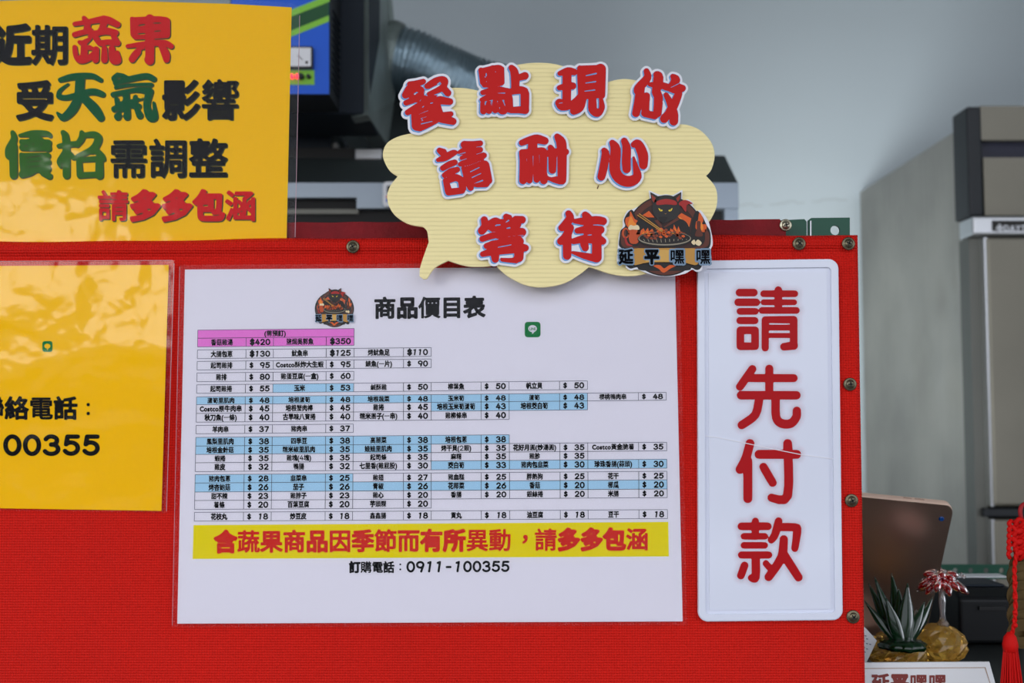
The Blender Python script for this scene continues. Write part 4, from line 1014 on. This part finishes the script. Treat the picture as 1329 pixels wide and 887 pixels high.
# tablet: a thin slab leaning on its folded stand
tb = thing('tablet_computer', tuple(P(1120, 860, 1.2)), 'rose gold tablet seen from behind, leaning on the counter', 'tablet')
tc0 = [P(1010, 632, 1.10), P(1237, 654, 1.13), P(1198, 832, 1.23), P(992, 828, 1.21)]
tc0 = [Vector(p) for p in tc0]
ux = (tc0[1] - tc0[0]); uy = (tc0[3] - tc0[0])
def bil(u, w): 
    a = tc0[0].lerp(tc0[1], u); b = tc0[3].lerp(tc0[2], u); return a.lerp(b, w)
nrm = ux.cross(uy).normalized()
if nrm.y > 0: nrm = -nrm
def slab(loop, d0, d1, m, nm, parent, inset=0.0, smooth=True):
    n = len(loop); V = []; F = []
    rings = [(0.012, d0), (0.004, d0 + (d1 - d0) * -0.0), (0.0, d0 + (d1 - d0) * .25), (0.0, d0 + (d1 - d0) * .8), (0.006, d1)] if inset else [(0, d0), (0, d1)]
    cxm, cym = sum(p[0] for p in loop) / n, sum(p[1] for p in loop) / n
    for ins, dd in rings:
        for u, w in loop:
            uu = u + (cxm - u) * ins * 2; ww = w + (cym - w) * ins * 2
            V.append(bil(uu, ww) + nrm * dd)
    for r in range(len(rings) - 1):
        for i in range(n):
            F.append((r * n + i, r * n + (i + 1) % n, (r + 1) * n + (i + 1) % n, (r + 1) * n + i))
    F.append(tuple(range(n))[::-1]); F.append(tuple(range((len(rings) - 1) * n, len(rings) * n)))
    return mk(nm, V, F, m, parent, smooth=False)
lp = []
for cx_, cy_, a in ((0.95, 0.055, -90), (0.95, 0.94, 0), (0.05, 0.94, 90), (0.05, 0.055, 180)):
    for k in range(9):
        t = math.radians(a + 90 * k / 8); lp.append((cx_ + 0.05 * math.cos(t), cy_ + 0.06 * math.sin(t)))
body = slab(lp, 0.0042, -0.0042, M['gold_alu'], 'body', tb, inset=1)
mat('alu_edge_lit', rgb(240, 208, 186), 0.4, 0.25); body.data.materials.append(M['alu_edge_lit'])  # paler edge colour paints the light falling from above
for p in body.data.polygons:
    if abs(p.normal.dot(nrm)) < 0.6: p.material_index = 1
lens_c = bil(0.938, 0.092) + nrm * 0.0044
V = [lens_c + (ux.normalized() * math.cos(t) + uy.normalized() * math.sin(t)) * 0.0029 * (1 if k < 24 else 0.75) + nrm * (0.0 if k < 24 else 0.001) for k, t in enumerate([i * math.pi / 12 for i in range(48)])]
mk('camera_lens', V, [(i, (i + 1) % 24, 24 + (i + 1) % 24, 24 + i) for i in range(24)] + [tuple(range(24, 48))], M['lens'], tb)
for (u0, u1) in ((0.71, 0.755), (0.775, 0.83)):
    pts = [bil(u0, -0.0), bil(u1, -0.0)]
    mk('volume_button', *tube([pts[0] + Vector((0, 0, .0006)), pts[1] + Vector((0, 0, .0006))], 0.0011, 8), M['gold_alu'], tb)
stv = [bil(0.2, 0.7) + nrm * -0.006, bil(0.8, 0.7) + nrm * -0.006, bil(0.8, 1.0) + Vector((0, 0.09, 0.0)), bil(0.2, 1.0) + Vector((0, 0.09, 0.0))]
mk('stand', [p for p in stv] + [p + Vector((0, 0.003, 0)) for p in stv], [(0, 1, 2, 3), (7, 6, 5, 4), (0, 4, 5, 1), (1, 5, 6, 2), (2, 6, 7, 3), (3, 7, 4, 0)], M['device'], tb)

# black device (receipt printer) and the white sheet on it
pr = thing('receipt_printer', tuple(P(1250, 860, 1.3)), 'black box-shaped receipt printer on the counter at right', 'printer')
xa, xb = P(1236, 800, 1.24).x, P(1318, 800, 1.24).x
zp = P(0, 767, 1.22).z
v = [(xa, 1.22, ZT + .002), (xb, 1.22, ZT + .002), (xb, 1.22, zp - 0.008), (xa, 1.22, zp - 0.008), (xb, 1.24, zp), (xa, 1.24, zp), (xa, 1.33, zp), (xb, 1.33, zp), (xb, 1.33, ZT + .002), (xa, 1.33, ZT + .002)]
o = mk('body', v, [(0, 1, 2, 3), (3, 2, 4, 5), (5, 4, 7, 6), (6, 7, 8, 9), (1, 8, 7, 4, 2), (0, 3, 5, 6, 9), (0, 9, 8, 1)], M['device'], pr); bev(o, 0.004, 3)
box('lid', (xa + .008, 1.245, zp), (xb - .008, 1.325, zp + 0.003), M['dark_housing'], pr, 0.0015)
box('paper_slot', (xa + .02, 1.217, zp - 0.02), (xb - .02, 1.222, zp - 0.016), M['near_black'], pr)
tag(box('loose_receipt', (xa + .012, 1.295, zp + 0.0032), (P(1306, 746, 1.3).x, 1.32, zp + 0.0042), M['card']), 'thin white slip of paper lying flat on the black printer', 'paper')

# folded note with blue writing at the left of the ornaments
nt_ = thing('handwritten_note', tuple(P(1128, 862, 1.04)), 'white note with blue-black writing tucked beside the panel edge', 'note')
flat('sheet', [[[(1090, 792), (1124, 816), (1138, 832), (1122, 866), (1086, 866)]]], 0, M['card'], nt_, thick=0.0006, YD=1.07)
flat('writing', [[[(x, y), (x + 2.6, y + .6), (x + 2.4, y + 1.6), (x, y + .9)]] for x, y in [(1118, 822), (1122, 825), (1124, 829), (1120, 832), (1124, 835), (1128, 836), (1120, 840), (1124, 842), (1121, 846)]], 0.0004, M['note_ink'], nt_, YD=1.07)

pad = tag(box('paper_pad', (P(1095, 800, 1.2).x, 1.17, ZT + 0.0005), (P(1150, 800, 1.2).x, 1.205, ZT + 0.014), M['card'], None, 0.001), 'thick pale paper pad lying between the panel edge and the tablet', 'paper pad')
# glass pineapples
def pineapple(cxp, cyp, Y, rx, rz, leaves, label, seed, lying=False):
    rr = random.Random(seed)
    base = P(cxp, cyp, Y); base.z = ZT
    t = thing('glass_pineapple', tuple(base), label, 'ornament')
    V = []; F = []; nu, nv = 16, 9
    for j in range(nv + 1):
        ph = math.pi * j / nv
        for i in range(nu):
            th = 2 * math.pi * (i + 0.5 * (j % 2)) / nu
            q = 1 + 0.05 * (1 if (i + j) % 2 else -1) * math.sin(ph)
            V.append(base + Vector((rx * q * math.sin(ph) * math.cos(th), rx * q * math.sin(ph) * math.sin(th), rz - rz * math.cos(ph) * (1 if j else 1))))
    for j in range(nv):
        for i in range(nu):
            F.append((j * nu + i, j * nu + (i + 1) % nu, (j + 1) * nu + (i + 1) % nu, (j + 1) * nu + i))
    mk('body', V, F, AMBER, t, smooth=False)
    top = base + Vector((0, 0, 2 * rz - 0.001))
    if leaves:
        top = P(1171, 838, Y - 0.026)
        c = mk('collar', *lathe([(0.008, -0.004), (0.019, -0.003), (0.021, 0.001), (0.015, 0.005), (0.006, 0.006)], top, 'Z', 24, fn=lambda a, i: 1 + 0.12 * math.cos(8 * a)), GREEN_G, t, smooth=True)
        for (ex, ey, dy, wd) in leaves:
            tip = P(ex, ey, Y + dy); root = top + Vector((0, 0, 0.002)) + Vector(((tip.x - top.x) * .12, dy * .1, 0))
            mid = root.lerp(tip, 0.5) + Vector(((tip.x - root.x) * .10, 0, (tip.z - root.z) * .02))
            pts = []
            for k in range(11):
                u = k / 10; pts.append(root * (1 - u) ** 2 + mid * 2 * u * (1 - u) + tip * u * u)
            rad_ = [wd * (0.55 + 1.1 * math.sin(math.pi * min(1, u * 1.15 + 0.05)) * 0.45) * (1 - u ** 4) + 0.0004 for u in [k / 10 for k in range(11)]]
            V, F = tube(pts, rad_, 8)
            # flatten each leaf in depth a little
            V2 = []
            for k, p in enumerate(V):
                c_ = pts[min(k // 8, 10)]; V2.append(Vector((p.x, c_.y + (p.y - c_.y) * 0.45, p.z)))
            mk('leaf', V2, F, GREEN_G, t, smooth=True)
    return t, top
pineapple(1163, 852, 1.09, 0.027, 0.0205, [(1127, 757, -.002, .0050), (1135, 749, -.008, .0054), (1157, 744, .004, .0062), (1178, 757, -.020, .0072), (1211, 774, -.004, .0050), (1200, 781, -.014, .0052), (1122, 780, -.012, .0040), (1150, 776, -.026, .0062), (1166, 764, -.012, .0075), (1190, 790, .0, .005)],
          'amber glass pineapple ornament with long dark green glass leaves', 2)
gt, gtop = pineapple(1219, 852, 1.125, 0.026, 0.0205, None, 'plain amber glass fruit ornament without leaves, right of the leafy one', 5)

# red and clear glass flower
rr = random.Random(11)
gf = thing('glass_flower', tuple(gtop - Vector((0, 0, 0.003))), 'small red and clear crystal flower on a glass stem above the amber fruit', 'ornament')
st0 = gtop + Vector((0.003, -0.004, -0.001)); head = P(1222, 762, 1.12)
mk('stem', *tube([st0, st0.lerp(head, .3), st0.lerp(head, .62), head], [0.0042, 0.0024, 0.0036, 0.002], 14), CLEAR, gf, smooth=True)
mk('foot', *lathe([(0.002, -.001), (0.0056, 0.0), (0.0056, .003), (0.0025, .006)], st0, 'Z', 16), CLEAR, gf, smooth=True)
for k in range(22):
    lay = k % 2; a = 2 * math.pi * k / 22 + .2; L_ = (0.021, 0.015)[lay] + 0.002 * (k % 3)
    e1 = head + Vector((math.cos(a) * L_, math.sin(a) * L_ * .8, (-0.006, 0.006)[lay] + 0.002 * (k % 4)))
    md_ = head.lerp(e1, .55) + Vector((0, 0, 0.006))
    mk('petal', *tube([head, head.lerp(md_, .6), md_, md_.lerp(e1, .6), e1], [0.0016, 0.0036, 0.0046, 0.0038, 0.0012], 8), RED_G, gf, smooth=True)
for k in range(16):
    a = rr.uniform(0, 6.28); q = rr.uniform(0.2, 1) * 0.022
    c = head + Vector((math.cos(a) * q, math.sin(a) * q * .6, rr.uniform(0.002, 0.011)))
    mk('crystal_bead', *lathe([(0.0004, -.0022), (0.0022, 0), (0.0004, .0022)], c, 'Z', 6), CLEAR, gf)
mk('centre_spike', *lathe([(0.004, 0.006), (0.0025, .010), (0.0032, .012), (0.0004, .019)], head, 'Z', 10), CLEAR, gf)

# white card with brown characters
cdn = thing('shop_name_card', tuple(P(1205, 905, 1.0)), 'white standing card with thin gold border and brown characters, front of the ornaments', 'card')
YK = 1.0
flat('card_board', [[[(1075, 861), (1284, 859.5), (1296, 903), (1068, 906)]]], 0, M['card'], cdn, thick=0.002, YD=YK)
flat('gold_border', [[[(1082, 868), (1279, 866.5), (1289, 899), (1076, 901)], [(1083, 869), (1278, 867.5), (1288, 898), (1077, 900)][::-1]]], 0.0003, M['card_gold'], cdn, YD=YK)
ls = []
for ch, x in zip('延平嘿嘿', (1131, 1156, 1180.5, 1205)): ls += text_loops(ch, x, 875, x + 23.5, 899, 0.075, 0.022)
flat('card_lettering', ls, 0.0004, M['card_brown'], cdn, YD=YK)
mk('easel_back', [P(1150, 880, YK + .002), P(1230, 880, YK + .002), P(1235, 893, YK + .04), P(1145, 893, YK + .04)], [(0, 3, 2, 1)], M['card'], cdn)

# ------------------------------------------------------------------ knot, coins and tassel at the right edge
YN = 0.955
kn = thing('red_knot_coin_charm', tuple(P(1325, 900, YN)), 'hanging red cord knot with brass coins and tassel at the right edge', 'charm')
def rope(pts, r, tw=10, m='cord_red', nm='cord', seg=6):
    q = crom(pts, False, tw); path = [P(x, y, YN + z) for x, y, z in q]
    return mk(nm, *tube(path, r, seg), M[m], kn, smooth=True)
rope([(1334, 655, 0), (1333, 640, 0), (1352, 600, 0), (1356, 400, 0), (1358, 200, 0), (1362, -300, 0), (1364, -940, 0)], 0.0014, 8, nm='hanging_cord')
# loop at the top of the knot
rope([(1326, 676, 0), (1324, 664, -.001), (1327, 656, 0), (1336, 654, 0), (1346, 660, 0), (1346, 676, 0)], 0.0018, 6, 'cord_dark', 'top_loop')
# woven knot body: interlaced diagonal cords
for k in range(7):
    y0 = 676 + k * 7
    rope([(1313 + abs(k - 2) * 1.4, y0, 0), (1322, y0 + 8, -.003 if k % 2 else .001), (1332, y0 + 2, .001 if k % 2 else -.003), (1344, y0 + 8, 0), (1354, y0, 0)], 0.0021, 6, nm='knot_cord')
    rope([(1314 + abs(k - 3) * 1.3, y0 + 6, -.001), (1323, y0 - 2, .001 if k % 2 else -.003), (1334, y0 + 5, -.003 if k % 2 else .001), (1346, y0 - 1, 0)], 0.0019, 6, nm='knot_cord')
for k in range(6):
    rope([(1313 - k * .6, 676 + k * 8, 0), (1309.5 - k * .2, 680 + k * 8, -.001), (1313 - k * .4, 685 + k * 8, 0)], 0.0018, 6, nm='knot_loop')
# coins: overlapping, with square holes
for k in range(8):
    cxk = 1326 + (0 if k % 2 else 3); cyk = 736 + k * 12.5
    pl = [circ(cxk, cyk, 19, 19, 36), [(cxk - 4, cyk - 4), (cxk + 4, cyk - 4), (cxk + 4, cyk + 4), (cxk - 4, cyk + 4)]]
    o = flat('coin', [pl], lambda p, k=k, c=cyk: 0.001 * (k % 2) - 0.006 + 0.0035 * (c - p[1]) / 19, M['coin'], kn, thick=0.0012, YD=YN)
    rim_ = flat('coin_rim', [[circ(cxk, cyk, 19, 19, 36), circ(cxk, cyk, 16.6, 16.6, 36)[::-1]]], lambda p, k=k, c=cyk: 0.0012 + 0.001 * (k % 2) - 0.0064 + 0.0035 * (c - p[1]) / 19, M['coin'], o, YD=YN)
# twisted red strand down the front of the coins
q = crom([(1320, 716, -.004), (1317, 735, -.005), (1317, 760, -.005), (1318, 790, -.005), (1316, 812, -.004), (1312, 828, -.003)], False, 14)
for ph in (0, math.pi):
    path = [P(x + 1.3 * math.cos(i * .55 + ph), y, YN + z + 0.0009 * math.sin(i * .55 + ph)) for i, (x, y, z) in enumerate(q)]
    mk('twisted_strand', *tube(path, 0.0012, 7), M['cord_red'], kn, smooth=True)
for yk in (757, 776, 795, 812):
    mk('strand_knot', *lathe([(0.0006, -.002), (0.002, -.001), (0.002, .001), (0.0006, .002)], P(1317.5, yk, YN - .006), 'Z', 10), M['cord_red'], kn, smooth=True)
# tassel
c = P(1311, 824, YN - .003)
mk('tassel_cap', *lathe([(0.0055, -0.014), (0.006, -0.008), (0.0048, -0.002), (0.002, 0.002)], c, 'Z', 18, fn=lambda a, i: 1 + .06 * math.cos(9 * a)), M['cord_red'], kn, smooth=True)
parts = []
for k in range(70):
    a = k * 2.399; q_ = math.sqrt((k + .5) / 70); x, y = 0.0052 * q_ * math.cos(a), 0.0052 * q_ * math.sin(a)
    p0 = c + Vector((x, y, -0.012)); p1 = c + Vector((x * 1.5, y * 1.5, -0.035)); p2 = c + Vector((x * 2.3 + rr.uniform(-.001, .001), y * 2.2, -0.075 + rr.uniform(-.004, .004)))
    parts.append(tube([p0, p1, p2], 0.0006, 4))
o = mk('tassel_threads', *merge(parts), M['cord_red'], kn); o['kind'] = 'stuff'
